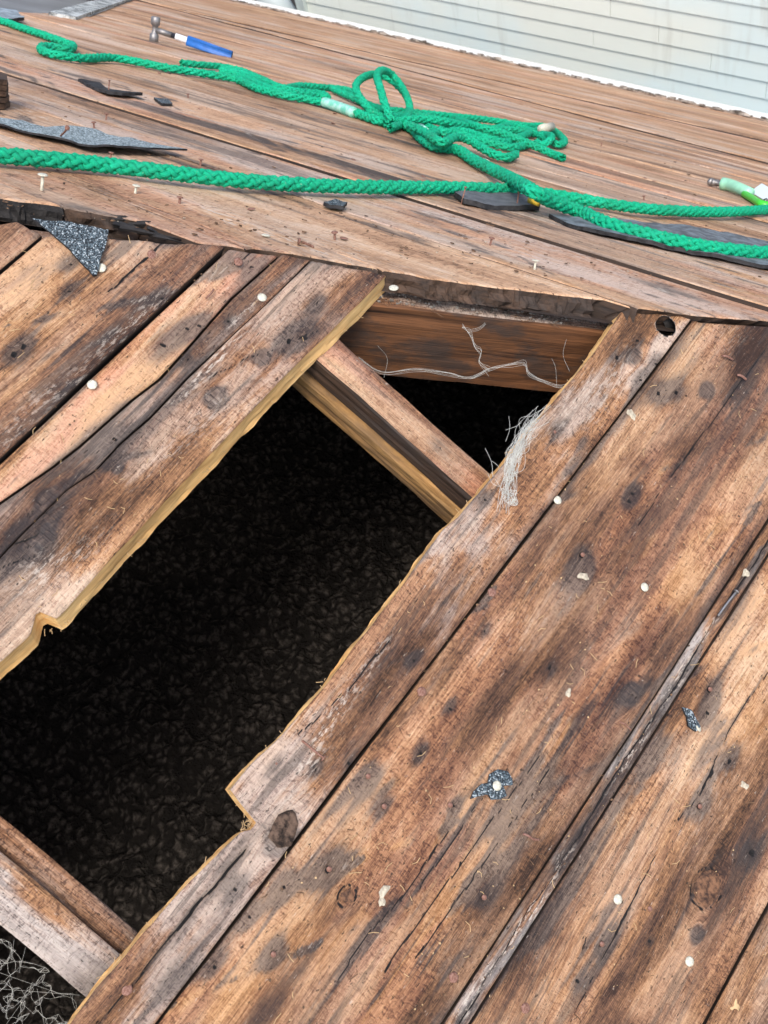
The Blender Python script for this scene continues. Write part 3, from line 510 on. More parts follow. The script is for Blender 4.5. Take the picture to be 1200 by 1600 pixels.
NM = {'white': nailmesh('white_head', .0052, .0016, GALV, dome=.0006), 'rust': nailmesh('rust_head', .0052, .0014, RUST, irregular=.06), 'small': nailmesh('small_head', .0028, .0008, RUST),
      'tall': nailmesh('tall_nail', .0060, .020, GALV, .0019), 'mid': nailmesh('mid_nail', .0052, .011, GALV, .0017), 'stub': nailmesh('stub_nail', .0042, .009, RUST, .0016), 'thin': nailmesh('thin_nail', .0028, .030, RUST, .0013)}
def nail(fr, x, y, kind, tilt=(0, 0), z=0.0, parent=None):
    a, b = (N2 if fr is FN else F2)(x, y); p = parent or find(fr, a, b) or roof
    T = Matrix.Rotation(tilt[0], 4, 'X') @ Matrix.Rotation(tilt[1], 4, 'Y')
    o = bpy.data.objects.new('nail', NM[kind]); return link(o, p, mat4(fr, (a, b, z+.0006)) @ T)
for x, y in ((409, 466), (144, 602), (870, 782), (1006, 918), (964, 1405), (1076, 1502), (158, 421)): nail(FN, x, y, 'white', (random.uniform(-.12, .12), random.uniform(-.12, .12)), .002 if x == 158 else 0)
for x, y in ((237, 399), (768, 926), (658, 1081), (708, 1527), (820, 1575), (198, 1546), (372, 410)): nail(FN, x, y, 'rust', (random.uniform(-.15, .15), .1))
for x, y in ((866, 676), (431, 1193), (575, 1213), (600, 1260), (514, 1358), (910, 867), (1093, 1260), (756, 1402), (427, 1491), (940, 1475), (703, 1258), (1109, 1077), (1015, 1420)): nail(FN, x, y, 'small')
for x, y, kd, t in ((65, 300, 'tall', (.05, .08)), (211, 304, 'mid', (0, .1)), (313, 259, 'stub', (0, 0)), (766, 382, 'stub', (.1, .1)), (835, 421, 'mid', (0, -.1)), (415, 370, 'white', (0, 0)), (537, 374, 'rust', (0, 0)), (523, 374, 'stub', (.3, 0)), (147, 200, 'stub', (.2, 0)), (280, 320, 'stub', (0, 0)), (166, 186, 'stub', (0, 0)), (615, 452, 'white', (.4, .1))): nail(FF if y < 430 or x != 615 else FF, x, y, kd, t)
for _ in range(30):
    nail(FF, random.uniform(0, 1200), random.uniform(110, 330), random.choice(('stub', 'small', 'rust')), (random.uniform(-.3, .3), random.uniform(-.3, .3)))
def polytube(name, fr, pts, rad, m, label, cat, group=None, parent=None, k=7, step=.0015, base=None):
    P = np.array([(*(N2 if fr is FN else F2)(p[0], p[1], p[2]), p[2]) for p in pts]); c0 = P.mean(0); c0[2] = 0; b = MB(); b.tube(crom(P-c0, step), rad, k)
    return b, c0
def loose_nail(fr, pts, rad, label, head=True, m=RUST, group=None):
    b, c0 = polytube('', fr, pts, rad, m, label, 'nail')
    if head:
        P = np.array(b.V[-7:]).mean(0); Q = np.array(b.V[-21:-14]).mean(0); d = (P-Q)/np.linalg.norm(P-Q); b.tube([P, P+d*.0012], rad*2.6, 10)
    return tag(b.build('nail', m, None, mat4(fr, c0)), label, 'nail', group)
loose_nail(FN, [(472, 1157, .002), (485, 1168, .003), (495, 1176, .003), (505, 1184, .004)], .0013, 'bent rusty nail lying on the narrow plank between the notch and the long joint')
loose_nail(FN, [(1122, 962, .002), (1135, 944, .003), (1150, 925, .004)], .0013, 'thin grey nail lying in the joint of the tongue strip', m=STEEL)
loose_nail(FN, [(817, 1303, .002), (824, 1305, .004), (833, 1311, .004), (842, 1312, .002)], .0014, 'short curved nail without a head on the wide plank below the shingle scrap', head=False)
loose_nail(FN, [(968, 1128, .001), (977, 1132, .002), (986, 1141, .002)], .0008, 'hair thin dark nail poking towards the joint of the wide plank', head=False)
loose_nail(FN, [(322, 466, .002), (329, 459, .003), (334, 452, .003)], .0011, 'small nail bent flat on the second plank at upper left', head=False)
loose_nail(FN, [(1128, 556, .002), (1136, 557, .005), (1145, 562, .002)], .0013, 'bent staple like nail at the top of the wide plank near the right edge', head=False)
loose_nail(FN, [(1152, 586, .003), (1158, 587, .004), (1166, 593, .003)], .0016, 'stubby nail by the thin crack at the right edge', head=False)
loose_nail(FF, [(490, 386, .001), (480, 381, .004), (468, 377, .006)], .0014, 'brown nail lying flat at the brow of the far slope')
loose_nail(FF, [(95, 212, .012), (101, 206, .022), (105, 200, .030)], .0014, 'nail leaning out of the long shingle strip at left')
# ------------------------------------------------------------------ shingle scraps and chips
def slab(name, fr, pts, th, mats, label, cat='shingle', lift=0.0, z0=.0006, group=None, sub=3, curl=.002, seed=0, tess=True):
    g = N2 if fr is FN else F2; P = np.array([g(*p) for p in pts]); c0 = P.mean(0); P = P-c0
    # densify and roughen the outline
    Q = []
    for i in range(len(P)):
        a, b = P[i], P[(i+1) % len(P)]; n = max(1, int(np.linalg.norm(b-a)/.006))
        for j in range(n): t = j/n; Q.append(a+(b-a)*t+.0009*np.array([wob(i*7+j*.9, 1, seed), wob(i*5+j*.7+3, 1, seed+1)]))
    bm = bmesh.new(); vs = [bm.verts.new((x, y, 0)) for x, y in Q]; f = bm.faces.new(vs); bmesh.ops.triangulate(bm, faces=[f])
    for _ in range(sub): bmesh.ops.subdivide_edges(bm, edges=[e for e in bm.edges if e.calc_length() > .008], cuts=1, use_grid_fill=False); bmesh.ops.triangulate(bm, faces=[f for f in bm.faces if len(f.verts) > 3])
    if bm.faces and sum(f.normal.z for f in bm.faces) < 0: bmesh.ops.reverse_faces(bm, faces=bm.faces)
    ext = max(np.ptp(P[:, 0]), .01)
    for v in bm.verts:
        x, y = v.co.x, v.co.y; v.co.z = z0+curl*(1+float(wob(x+y*.7, .05, seed+4)))+lift*float(max(0, wob(x*1.0+.03, ext*.6, seed+6)+.3))*(1 if y > 0 or True else 0)
    top = list(bm.faces); r = bmesh.ops.extrude_face_region(bm, geom=top); up_ = [e for e in r['geom'] if isinstance(e, bmesh.types.BMVert)]
    for v in up_: v.co.z += th
    bmesh.ops.recalc_face_normals(bm, faces=bm.faces)
    for f in bm.faces: f.material_index = 0 if f.normal.z > .6 else 1
    me = bpy.data.meshes.new(name); bm.to_mesh(me); bm.free()
    for m in mats: me.materials.append(m)
    o = bpy.data.objects.new(name, me); link(o, None, mat4(fr, (*c0, 0))); return tag(o, label, cat, group)
q = NT('faded_shingle_granules'); tc = q.n('TexCoord').outputs['Object']; vo = q.n('TexVoronoi'); q.put(vo.inputs['Vector'], tc); vo.inputs['Scale'].default_value = 420; sc_ = q.n('SeparateColor'); q.put(sc_.inputs[0], vo.outputs['Color'])
c = q.mix(q.smooth(sc_.outputs[0], .1, .95), (.09, .12, .125), (.40, .47, .48)); q.bump(q.math('SUBTRACT', 1.0, vo.outputs['Distance']), .8, .002); SHIN2 = q.base(c, .85, .3)
SM = (SHIN, FELT)
slab('shingle_scrap', FN, [(50, 346), (110, 352), (170, 364), (164, 392), (158, 405), (152, 433), (144, 434), (100, 388), (72, 364)], .003, SM, 'triangular speckled blue grey shingle scrap pinned on the planks at upper left', z0=.002, seed=1)
slab('shingle_scrap', FF, [(-60, 184), (0, 193), (40, 199), (70, 207), (110, 206), (150, 212), (200, 226), (255, 240), (290, 247), (240, 245), (170, 243), (135, 238), (105, 229), (50, 217), (0, 203), (-60, 190)], .003, (SHIN2, FELT), 'long pointed strip of granulated shingle curling up behind the near rope at left', lift=.008, z0=.004, seed=2)
slab('shingle_scrap', FF, [(122, 131), (150, 134), (168, 144), (215, 154), (222, 158), (190, 157), (165, 153), (148, 145)], .006, (FELT, FELT), 'thin dark curled shingle scrap lying below the zigzag bend of rope', lift=.006, seed=3)
slab('shingle_scrap', FF, [(708, 313), (735, 307), (790, 311), (835, 322), (841, 334), (800, 334), (755, 330), (722, 324), (716, 318)], .008, (plain('flat_grey_shingle', (.13, .14, .15), .8, 0, .3, .4, 60, .001), FELT), 'flat dark grey shingle piece nailed under the near rope at centre', z0=.003, seed=4)
slab('shingle_scrap', FF, [(855, 343), (905, 350), (960, 350), (1050, 362), (1200, 385), (1300, 400), (1300, 450), (1200, 426), (1090, 404), (1000, 386), (930, 372), (885, 358)], .006, (plain('blue_grey_shingle', (.17, .20, .22), .75, 0, .35, .5, 50, .001, (.06, .068, .075)), FELT), 'long dark bluish shingle strip under the thick rope at right', lift=.004, z0=.003, seed=5)
slab('shingle_scrap', FF, [(503, 325), (522, 321), (540, 326), (534, 333), (518, 331)], .005, SM, 'small ragged shingle chip below the middle of the near rope', lift=.003, seed=6)
slab('shingle_scrap', FN, [(733, 1248), (738, 1236), (748, 1226), (759, 1224), (763, 1208), (776, 1202), (792, 1205), (798, 1216), (797, 1226), (784, 1230), (789, 1244), (780, 1251), (765, 1250), (759, 1240), (750, 1243)], .0022, SM, 'black winged shingle scrap under a white nail head on the wide plank', z0=.0008, curl=.001, seed=7)
slab('shingle_scrap', FN, [(1063, 1105), (1076, 1108), (1084, 1122), (1091, 1137), (1084, 1144), (1072, 1135), (1068, 1120)], .003, SM, 'small black shingle scrap on the plank at lower right', z0=.001, curl=.001, seed=8)
slab('shingle_scrap', FF, [(-30, 22), (0, 24), (25, 29), (38, 38), (15, 39), (-30, 36)], .01, (plain('pale_blue_scrap', (.35, .42, .46), .6, 0, .4, .5, 30), FELT), 'pale blue grey scrap beside the rope in the top left corner', seed=9, lift=.01, sub=2)
slab('shingle_scrap', FF, [(240, 158), (262, 160), (270, 167), (252, 167)], .005, SM, 'tiny blue grey shingle chip right of the dark curled scrap', seed=10, sub=2)
nail(FN, 773, 1228, 'white', (.1, .1), .004); nail(FN, 1088, 1137, 'white', (.3, .5), .002)
nail(FF, 720, 322, 'thin', (0, .05), .0); nail(FF, 806, 330, 'thin', (0, -.08), .0); nail(FF, 169, 150, 'thin', (0, 0), .0)
def lump(name, fr, x, y, r, m, label, cat, seed=0, zs=.5, group=None, n=10, el=1.4, z0=0.0, rot=0, am=1.0):
    a, b = (N2 if fr is FN else F2)(x, y); bm = bmesh.new(); bmesh.ops.create_icosphere(bm, subdivisions=2, radius=1)
    rr = np.random.default_rng(seed+77)
    ph = rr.uniform(0, 6, 6)
    for v in bm.verts:
        k = 1+am*(.25*math.sin(v.co.x*4+ph[0])+.2*math.sin(v.co.y*5+ph[1])+.15*math.sin(v.co.z*7+ph[2]+v.co.x*6)); X_, Y_ = v.co.x*r*el*k, v.co.y*r*k
        v.co = (X_*math.cos(rot)-Y_*math.sin(rot), X_*math.sin(rot)+Y_*math.cos(rot), max(-.3, v.co.z)*r*zs*k)
    me = bpy.data.meshes.new(name); bm.to_mesh(me); bm.free(); me.materials.append(m); o = bpy.data.objects.new(name, me); link(o, None, mat4(fr, (a, b, z0+r*zs*.3))); return tag(o, label, cat, group)
for i, (x, y, r, l) in enumerate(((600, 1393, .0040, 'largest chalky white fleck on the wide plank left of the shingle scrap'), (596, 1409, .0034, 'chalky fleck touching the large white fleck on the wide plank'), (986, 648, .0045, 'oval cream fleck at the upper edge of the wide plank'), (911, 901, .004, 'pale round fleck at the middle of the wide plank'), (1165, 896, .0045, 'pale fleck wedged in the tongue strip joint'), (888, 1083, .003, 'tiny cream fleck on the wide plank'), (1167, 1003, .0035, 'small pale fleck on the lower plank near the right edge'), (1163, 1227, .0035, 'greenish white fleck on the lower plank beside the grain swirl'), (1148, 1572, .005, 'tan fleck on the bottom right corner plank'))):
    lump('paint_fleck', FN, x, y, r, WHITE if i < 8 else STRAW, l, 'fleck', seed=i, zs=.35, rot=i*.7)
# raised bark knot on the narrow plank
kb = lump('bark_knot', FN, 443, 1296, .0135, plain('dark_bark', (.014, .010, .008), .95, 0, .2, 0, 110, .006, (.13, .085, .06)), 'dark rough bark knot sitting on the narrow plank beside the notch', 'knot', seed=44, zs=.16, el=1.3, rot=.3, z0=.0035, am=.45)
kp = find(FN, *N2(443, 1296)); 
def reparent(o, p, name):
    w_ = WM[o.name]; o.parent = p; o.matrix_basis = WM[p.name].inverted() @ w_; o.name = name
    for k_ in ('label', 'category'):
        if k_ in o: del o[k_]
reparent(kb, kp, 'bark_knot')
kn = lump('knot', FN, 1105, 1388, .0150, plain('knot_wood', (.030, .015, .010), .8, 0, .3, 0, 130, .0015, (.19, .095, .05)), 'x', 'knot', seed=51, zs=.06, el=1.28, rot=.1, am=.2); kn.location.z += 0
reparent(kn, find(FN, *N2(1105, 1388)), 'knot')
kn = lump('knot', FN, 543, 1400, .0065, bpy.data.materials['knot_wood'], 'x', 'knot', seed=52, zs=.1, el=1.2, rot=.3); reparent(kn, find(FN, *N2(543, 1400)), 'knot')
# blackened splinters where the far board end has rotted
for i, (x0, y0, x1, y1, r) in enumerate(((150, 340, 232, 347, .006), (190, 356, 262, 372, .004), (205, 350, 250, 352, .005), (215, 362, 300, 379, .003), (180, 350, 240, 366, .005), (228, 354, 258, 376, .003), (235, 368, 292, 382, .0025))):
    b = MB(); P = np.array([(*F2(x0, y0, -.006), -.006), (*F2((x0+x1)/2+3, (y0+y1)/2-1, -.002), -.002), (*F2(x1, y1, -.008), -.008)]); Pc = crom(P, .004); tt = np.linspace(0, 1, len(Pc)); b.tube(Pc, r*(1-.8*tt)*(1+.2*wob(tt, .1, i)), 5); b.build('splinter', BLACK, roof, mat4(FF), smooth=False)
WCH = simplewood('dark_wood_chunk', (.02, .012, .008), (.13, .075, .045), dirt=.5)
for k in range(5):
    o_ = slab('layer', FF, [(-60, 158+k*.6), (0, 158), (13-k, 162), (15-k*1.5, 168), (8, 172), (-60, 170)], .008, (WCH, WCH), 'x', z0=.001+.0095*k, seed=60+k, curl=.0006)
    if k == 0: wc_ = tag(empty('wood_chunk', WM[o_.name], 'dark split chunk of wood cut off by the left edge of the photo', 'wood chunk'))
    reparent(o_, wc_, 'layer')
# ------------------------------------------------------------------ loose debris: dust, needles, granules
def scatter(name, fr, n, region, size, m, label, zf=.0005, flat=.5, seed=3):
    r = np.random.default_rng(seed); b = MB(); g = N2 if fr is FN else F2
    for _ in range(n):
        x, y = region(r); a, c = g(x, y); sz = size*r.uniform(.4, 1.6)*(1 if fr is FN else max(1, .6+c*.5)); t = r.uniform(0, 6.3); e = r.uniform(.25, 1)
        ax = np.array([math.cos(t), math.sin(t), r.uniform(-.1, .1)]); ay = np.array([-math.sin(t), math.cos(t), r.uniform(-.1, .1)]); cz = np.array([a, c, zf+sz*.15])
        k = 5; pts = [cz+ax*sz*math.cos(j*1.2566+.3*r.uniform(-1, 1))+ay*sz*e*math.sin(j*1.2566) for j in range(k)]; top = [p+np.array([0, 0, sz*flat*r.uniform(.3, 1)]) for p in pts]
        b.add(pts+top, [tuple(range(5, 10))]+[(j, (j+1) % 5, 5+(j+1) % 5, 5+j) for j in range(5)])
    o = b.build(name, m, None, mat4(fr), smooth=False); return tag(o, label, 'debris', kind='stuff')
def rg(x0, x1, y0, y1):
    return lambda r: (r.uniform(x0, x1), r.uniform(y0, y1))
def onplank(r):
    while True:
        x, y = r.uniform(350, 1200), r.uniform(520, 1600)
        a, b_ = N2(x, y)
        if b_ < edgeH(a)-.004: return x, y
def onleft(r):
    while True:
        x, y = r.uniform(0, 600), r.uniform(370, 1030); a, b_ = N2(x, y)
        if b_ > holeN(a)+.003: return x, y
def onfar(r):
    while True:
        x, y = r.uniform(0, 1200), 440-abs(r.normal(0, 150))
        if y > 60+.2*(x-600)+60 and y < 330+.13*x: return x, y
scatter('dirt_crumbs', FN, 230, onplank, .0011, DIRTM, 'dark dirt crumbs strewn over the planks', seed=3)
scatter('pale_crumbs', FN, 230, onplank, .0008, STRAW, 'pale sawdust crumbs strewn over the planks', seed=4)
scatter('dirt_crumbs', FN, 120, onleft, .0011, DIRTM, 'dark crumbs on the upper left planks', seed=5)
scatter('dirt_crumbs', FF, 420, onfar, .0022, DIRTM, 'dark grit and bark bits over the far slope', seed=6)
scatter('pale_crumbs', FF, 110, onfar, .0014, WHITE, 'pale bits over the far slope', seed=7)
def fibres(name, fr, n, reg, L, rad, m, label, z=.001, seed=9, curl=.3):
    r = np.random.default_rng(seed); b = MB(); g = N2 if fr is FN else F2
    for _ in range(n):
        x, y = reg(r); a, c = g(x, y); t = r.uniform(0, 6.3); l = L*r.uniform(.4, 1.4); t2 = t+r.uniform(-curl, curl)*3
        b.tube([(a, c, z), (a+l*.5*math.cos(t), c+l*.5*math.sin(t), z+l*.1*r.uniform(0, 1)), (a+l*.5*(math.cos(t)+math.cos(t2)), c+l*.5*(math.sin(t)+math.sin(t2)), z)], rad, 4, False)
    return tag(b.build(name, m, None, mat4(fr), smooth=False), label, 'debris', kind='stuff')
fibres('wood_fibres', FN, 110, onplank, .009, .00035, STRAW, 'fine straw coloured wood fibres on the planks')
fibres('wood_fibres', FN, 60, onplank, .008, .0004, DIRTM, 'fine dark wood fibres on the planks', seed=10)
fibres('wood_fibres', FN, 70, onleft, .007, .0003, STRAW, 'fine straw coloured fibres on the upper left planks', seed=11)
def onedge(r):
    x = r.uniform(60, 600); y = np.interp(x, [0, 85, 180, 433, 600], [1036, 966, 868, 601, 436]); return x, y+r.uniform(4, 12)
def onedge2(r):
    pts = [(105, 1600), (215, 1465), (270, 1402), (375, 1298), (400, 1283), (357, 1234), (450, 1135), (660, 868), (770, 742), (930, 545)]; i = r.integers(0, len(pts)-1); t = r.uniform(); return pts[i][0]*(1-t)+pts[i+1][0]*t, pts[i][1]*(1-t)+pts[i+1][1]*t
fibres('edge_splinters', FN, 60, onedge, .007, .0003, STRAW, 'fine splinters along the broken edge at the left of the opening', z=-.018, seed=12)
fibres('edge_splinters', FN, 90, onedge2, .006, .0003, STRAW, 'fine splinters along the broken edge at the right of the opening', z=-.001, seed=13)
bt = lambda r: (lambda t, s_: (585+t*360+s_*5, 470+t*38-s_*24))(r.uniform(), r.uniform())
def scatter_off(fr, off): 
    pass
# dust on top of the hip beam
bb = MB(); r = np.random.default_rng(5); fb = MB()
for _ in range(420):
    t = r.uniform(-.02, .34); s_ = r.uniform(.004, .05); P = HP+hd_*t+hs_*s_+np.array([0, 0, .001]); sz = r.uniform(.0006, .0026); a_ = r.uniform(0, 6.3)
    pts = [P+sz*(hd_*math.cos(a_+j*1.57)+hs_*math.sin(a_+j*1.57)*.6) for j in range(4)]; bb.add(pts+[p-hdn*sz*.8 for p in pts], [(4, 5, 6, 7), (0, 1, 5, 4), (1, 2, 6, 5), (2, 3, 7, 6), (3, 0, 4, 7)])
for _ in range(90):
    t = r.uniform(-.02, .34); s_ = r.uniform(.0, .05); P = HP+hd_*t+hs_*s_+np.array([0, 0, .0015]); a_ = r.uniform(-1, 1); l = r.uniform(.004, .018); fb.tube([P, P+l*.5*(hd_*math.cos(a_)+hs_*math.sin(a_))+np.array([0, 0, .003]), P+l*(hd_*math.cos(a_+.3)+hs_*math.sin(a_+.3))], .0004, 4, False)
tag(bb.build('beam_dust', plain('grey_dust', (.09, .075, .06), .95, 0, .2, 0, 50, 0, (.33, .30, .26)), smooth=False), 'grey dust and flakes lying on the dark hip beam', 'debris', kind='stuff')
tag(fb.build('beam_needles', DIRTM, smooth=False), 'dry needles lying on the dark hip beam', 'debris', kind='stuff')

# ------------------------------------------------------------------ ropes: eight-strand plaits
def plait(name, P, rad, parent=None, world=None, pitch=3.1, ns=8, seg=14, k=6, phase=0.0, mat=None):
    P = crom(P, rad*.9); d = np.concatenate([[0], np.cumsum(np.linalg.norm(np.diff(P, axis=0), axis=1))]); L = d[-1]; pl_ = rad*2*pitch; n = max(8, int(L/pl_*seg)); s_ = np.linspace(0, L, n)
    C_ = np.stack([np.interp(s_, d, P[:, i]) for i in range(3)], 1); T = np.gradient(C_, axis=0); T /= np.linalg.norm(T, axis=1)[:, None]
    a = np.cross(T[0], [0.1, 0, 1.]); a /= np.linalg.norm(a); A_ = []
    for i in range(n): a = a-T[i]*(a@T[i]); a /= np.linalg.norm(a); A_.append(a)
    A_ = np.array(A_); B_ = np.cross(T, A_); Vs = []; Fs = []; U = []; base = 0
    for q_ in range(ns):
        dr = 1 if q_ % 2 == 0 else -1; tb = dr*2*np.pi*s_/pl_+2*np.pi*(q_//2)/(ns/2); th = tb+phase+.32*2*np.pi*s_/pl_
        rr = rad*(.60+.17*np.cos(tb*(ns/2)+(0 if dr > 0 else np.pi)))
        rr = rr*(1+.05*wob(s_, rad*5, q_+phase*10)); cen = C_+rr[:, None]*(np.cos(th)[:, None]*A_+np.sin(th)[:, None]*B_)
        tg = np.gradient(cen, axis=0); tg /= np.linalg.norm(tg, axis=1)[:, None]; ra_ = (cen-C_); ra_ /= np.linalg.norm(ra_, axis=1)[:, None]; ra_ -= tg*np.sum(ra_*tg, 1)[:, None]; ra_ /= np.linalg.norm(ra_, axis=1)[:, None]; sd = np.cross(tg, ra_)
        for j in range(k):
            t = 2*np.pi*j/k; Vs.append(cen+rad*(.29*math.cos(t)*ra_+.355*math.sin(t)*sd)); U.append(np.stack([np.full(n, j/k+q_), s_/rad, np.zeros(n)], 1))
        for j in range(k):
            i = np.arange(n-1); Fs.append(np.stack([base+j*n+i, base+j*n+i+1, base+((j+1) % k)*n+i+1, base+((j+1) % k)*n+i], 1))
        base += k*n
    V = np.vstack(Vs); Fq = np.vstack(Fs); me = bpy.data.meshes.new(name); me.vertices.add(len(V)); me.vertices.foreach_set('co', V.ravel()); me.loops.add(len(Fq)*4); me.loops.foreach_set('vertex_index', Fq.ravel().astype(np.int32))
    me.polygons.add(len(Fq)); me.polygons.foreach_set('loop_start', np.arange(0, len(Fq)*4, 4, dtype=np.int32)); me.polygons.foreach_set('loop_total', np.full(len(Fq), 4, np.int32)); me.update(calc_edges=True); me.polygons.foreach_set('use_smooth', np.ones(len(Fq), bool))
    at = me.attributes.new('along', 'FLOAT_VECTOR', 'POINT'); at.data.foreach_set('vector', np.vstack(U).ravel()); me.materials.append(mat or ROPE)
    o = bpy.data.objects.new(name, me); return link(o, parent, world)
def FP(pts, z): return [(*F2(p[0], p[1], p[2] if len(p) > 2 else z), p[2] if len(p) > 2 else z) for p in pts]
RW = mat4(FF)
def fuzz(o, P, rad, n, seed=0):
    r = np.random.default_rng(seed); b = MB(); P = crom(P, .005)
    for _ in range(n):
        i = r.integers(1, len(P)-1); t = r.uniform(0, 6.3); u = np.array([.2, math.cos(t), math.sin(t)]); p = P[i]+u*rad*.9; l = r.uniform(.002, .006); b.tube([p, p+u*l*.6+np.array([l*.4, 0, 0]), p+u*l*.5+np.array([l, 0, 0])], .0002, 3, False)
    b.build('loose_fibre', ROPE, o, RW)
r1 = [(-110, 228), (-60, 235), (0, 243), (100, 251), (200, 262), (300, 274), (400, 284), (500, 290), (600, 292.5), (700, 293), (800, 296), (850, 302), (900, 310), (960, 320), (1020, 327), (1100, 331), (1160, 330), (1210, 326), (1280, 318), (1350, 310)]
ra = plait('rope', FP(r1, .0165), .0108, None, RW, seg=18, k=7); tag(ra, 'taut thick green plaited rope crossing the whole far slope from left to right', 'rope'); fuzz(ra, FP(r1[1:], .0165), .0108, 700, 1)
zz = [(-60, 18), (0, 32), (33, 43), (67, 54), (100, 66), (114, 71), (108, 77), (80, 73), (66, 73), (66, 79), (90, 86), (133, 91), (173, 90), (217, 97), (267, 107), (333, 117), (370, 124), (400, 137), (440, 148), (480, 155), (510, 161), (545, 172), (575, 183), (600, 190), (625, 193), (645, 202), (660, 217), (680, 229), (700, 231), (717, 235), (740, 250), (770, 265, .02), (800, 280, .034), (830, 297, .046), (862, 314, .03), (900, 328, .018), (945, 348, .018), (1000, 364, .018), (1080, 382, .018), (1150, 392, .018), (1210, 397, .018), (1300, 404, .018), (1360, 408, .018)]
rb = empty('rope', RW, 'green rope zigzagging from the top left through the tangle and out at the right edge', 'rope')
o_ = plait('plait', FP(zz[:21], .013), .0115, rb, RW, seg=10, k=5)
o_ = plait('plait', FP(zz[20:], .013), .0122, rb, RW, seg=16, k=6)
tp = FP([(506, 160), (525, 166), (553, 176)], .013); b = MB(); b.tube(crom(tp, .01), .0135, 12); b.build('tape_wrap', TAPE, rb, RW)
b = MB(); tp = FP([(754, 257), (759, 260)], .013); b.tube(tp, .0135, 10); b.build('tape_band', GALV, rb, RW)
b = MB(); tp = FP([(828, 312), (842, 317)], .02); b.tube(tp, .006, 8); b.build('yellow_tag', plain('yellow_plastic', (.75, .5, .05), .5), rb, RW)
tg_ = empty('rope', RW, 'tangled heap of green rope with two upright loops in the middle of the far slope', 'rope')
T_ = [
 [(283, 98), (310, 101), (345, 104), (375, 110), (405, 122), (440, 137), (470, 134), (500, 136), (540, 140), (556, 150), (575, 168), (600, 186)],
 [(345, 110), (380, 120), (420, 138), (450, 145), (500, 150), (512, 153), (500, 146), (460, 142), (425, 132), (385, 117), (350, 108)],
 [(520, 139), (545, 150), (570, 161), (600, 175)],
 [(606, 190, .014), (580, 172, .03), (562, 152, .05), (556, 134, .07), (568, 121, .085), (588, 116, .085), (612, 126, .075), (632, 146, .05), (640, 166, .03), (634, 184, .015), (618, 196, .012)],
 [(612, 190, .02), (602, 165, .05), (594, 138, .08), (589, 118, .10), (597, 110, .105), (612, 116, .095), (628, 136, .07), (638, 158, .045), (640, 176, .02), (628, 190, .014)],
 [(575, 165), (610, 172), (650, 176), (700, 181), (760, 187), (820, 196), (850, 197), (868, 206), (882, 220), (872, 226), (858, 219), (835, 209), (800, 203), (740, 198), (690, 188), (640, 180), (610, 184)],
 [(610, 200), (640, 190), (670, 180), (705, 184), (740, 196, .03), (785, 208, .03), (830, 226, .02), (865, 241), (880, 247)],
 [(640, 196, .03), (660, 205, .03), (690, 222, .03), (712, 214, .03), (735, 220, .025), (765, 238, .016), (792, 246), (806, 241)],
 [(650, 190), (690, 206), (720, 204, .02), (760, 216, .02), (790, 222), (812, 214), (835, 205), (850, 200)],
 [(600, 192), (655, 186, .03), (710, 193, .03), (760, 203), (800, 196), (840, 208), (862, 214, .03), (848, 226), (838, 222)],
 [(670, 212), (705, 198), (750, 206), (800, 220), (826, 224), (800, 230), (760, 222), (715, 210), (680, 205)]]
for i, t in enumerate(T_): plait('plait', FP(t, .012+.0015*(i % 3)), .0108, tg_, RW, seg=11, k=5, phase=i)
b = MB(); tp = FP([(846, 201), (862, 198)], .03); b.tube(tp, .0125, 10); b.build('taped_end', GALV, tg_, RW)
b = MB(); tp = FP([(656, 201), (664, 207)], .028); b.tube(tp, .0118, 10); b.build('tape_band', TAPE, tg_, RW)
# ------------------------------------------------------------------ hammer
hm = empty('hammer', mat4(FF, (*F2(240, 66), 0)), 'small club hammer with blue handle grip resting beyond the rope', 'hammer')
hx, hy = F2(240, 66); tx, ty = F2(300, 78)
ax = np.array([tx-hx, ty-hy, -.017]); HL = np.linalg.norm(ax); ax /= HL; hc = np.array([hx, hy, .042])
lft = np.cross([0, 0, 1], ax); lft /= np.linalg.norm(lft)
b = MB(); zz_ = [0, .002, .026, .030, .036, .048, .054, .058, .082, .084]; rr_ = [.013, .016, .016, .011, .009, .009, .011, .016, .016, .013]; b.tube([(hx, hy, z) for z in zz_], rr_, 14); b.build('hammer_head', STEEL, hm, mat4(FF))
b = MB(); b.tube([hc+ax*.005, hc+ax*.06], .010, 8); b.build('eye_socket', STEEL, hm, mat4(FF))
b = MB(); b.tube([hc+ax*.058, hc+ax*.18], [.0095, .009], 10); b.build('shaft', plain('black_shaft', (.015, .016, .02), .4), hm, mat4(FF))
b = MB(); b.tube([hc+ax*.075, hc+ax*.125], .0112, 12, False); lb = b.build('shaft_label', plain('white_label', (.72, .74, .76), .4), hm, mat4(FF))
b = MB(); b.tube([hc+ax*t for t in (.135, .14, .17, .28, HL-.02, HL-.004, HL)], [.012, .0150, .0165, .0155, .0175, .0165, .012], 14); b.build('grip', plain('blue_rubber', (.02, .14, .48), .5, 0, .5, .25, 60), hm, mat4(FF))
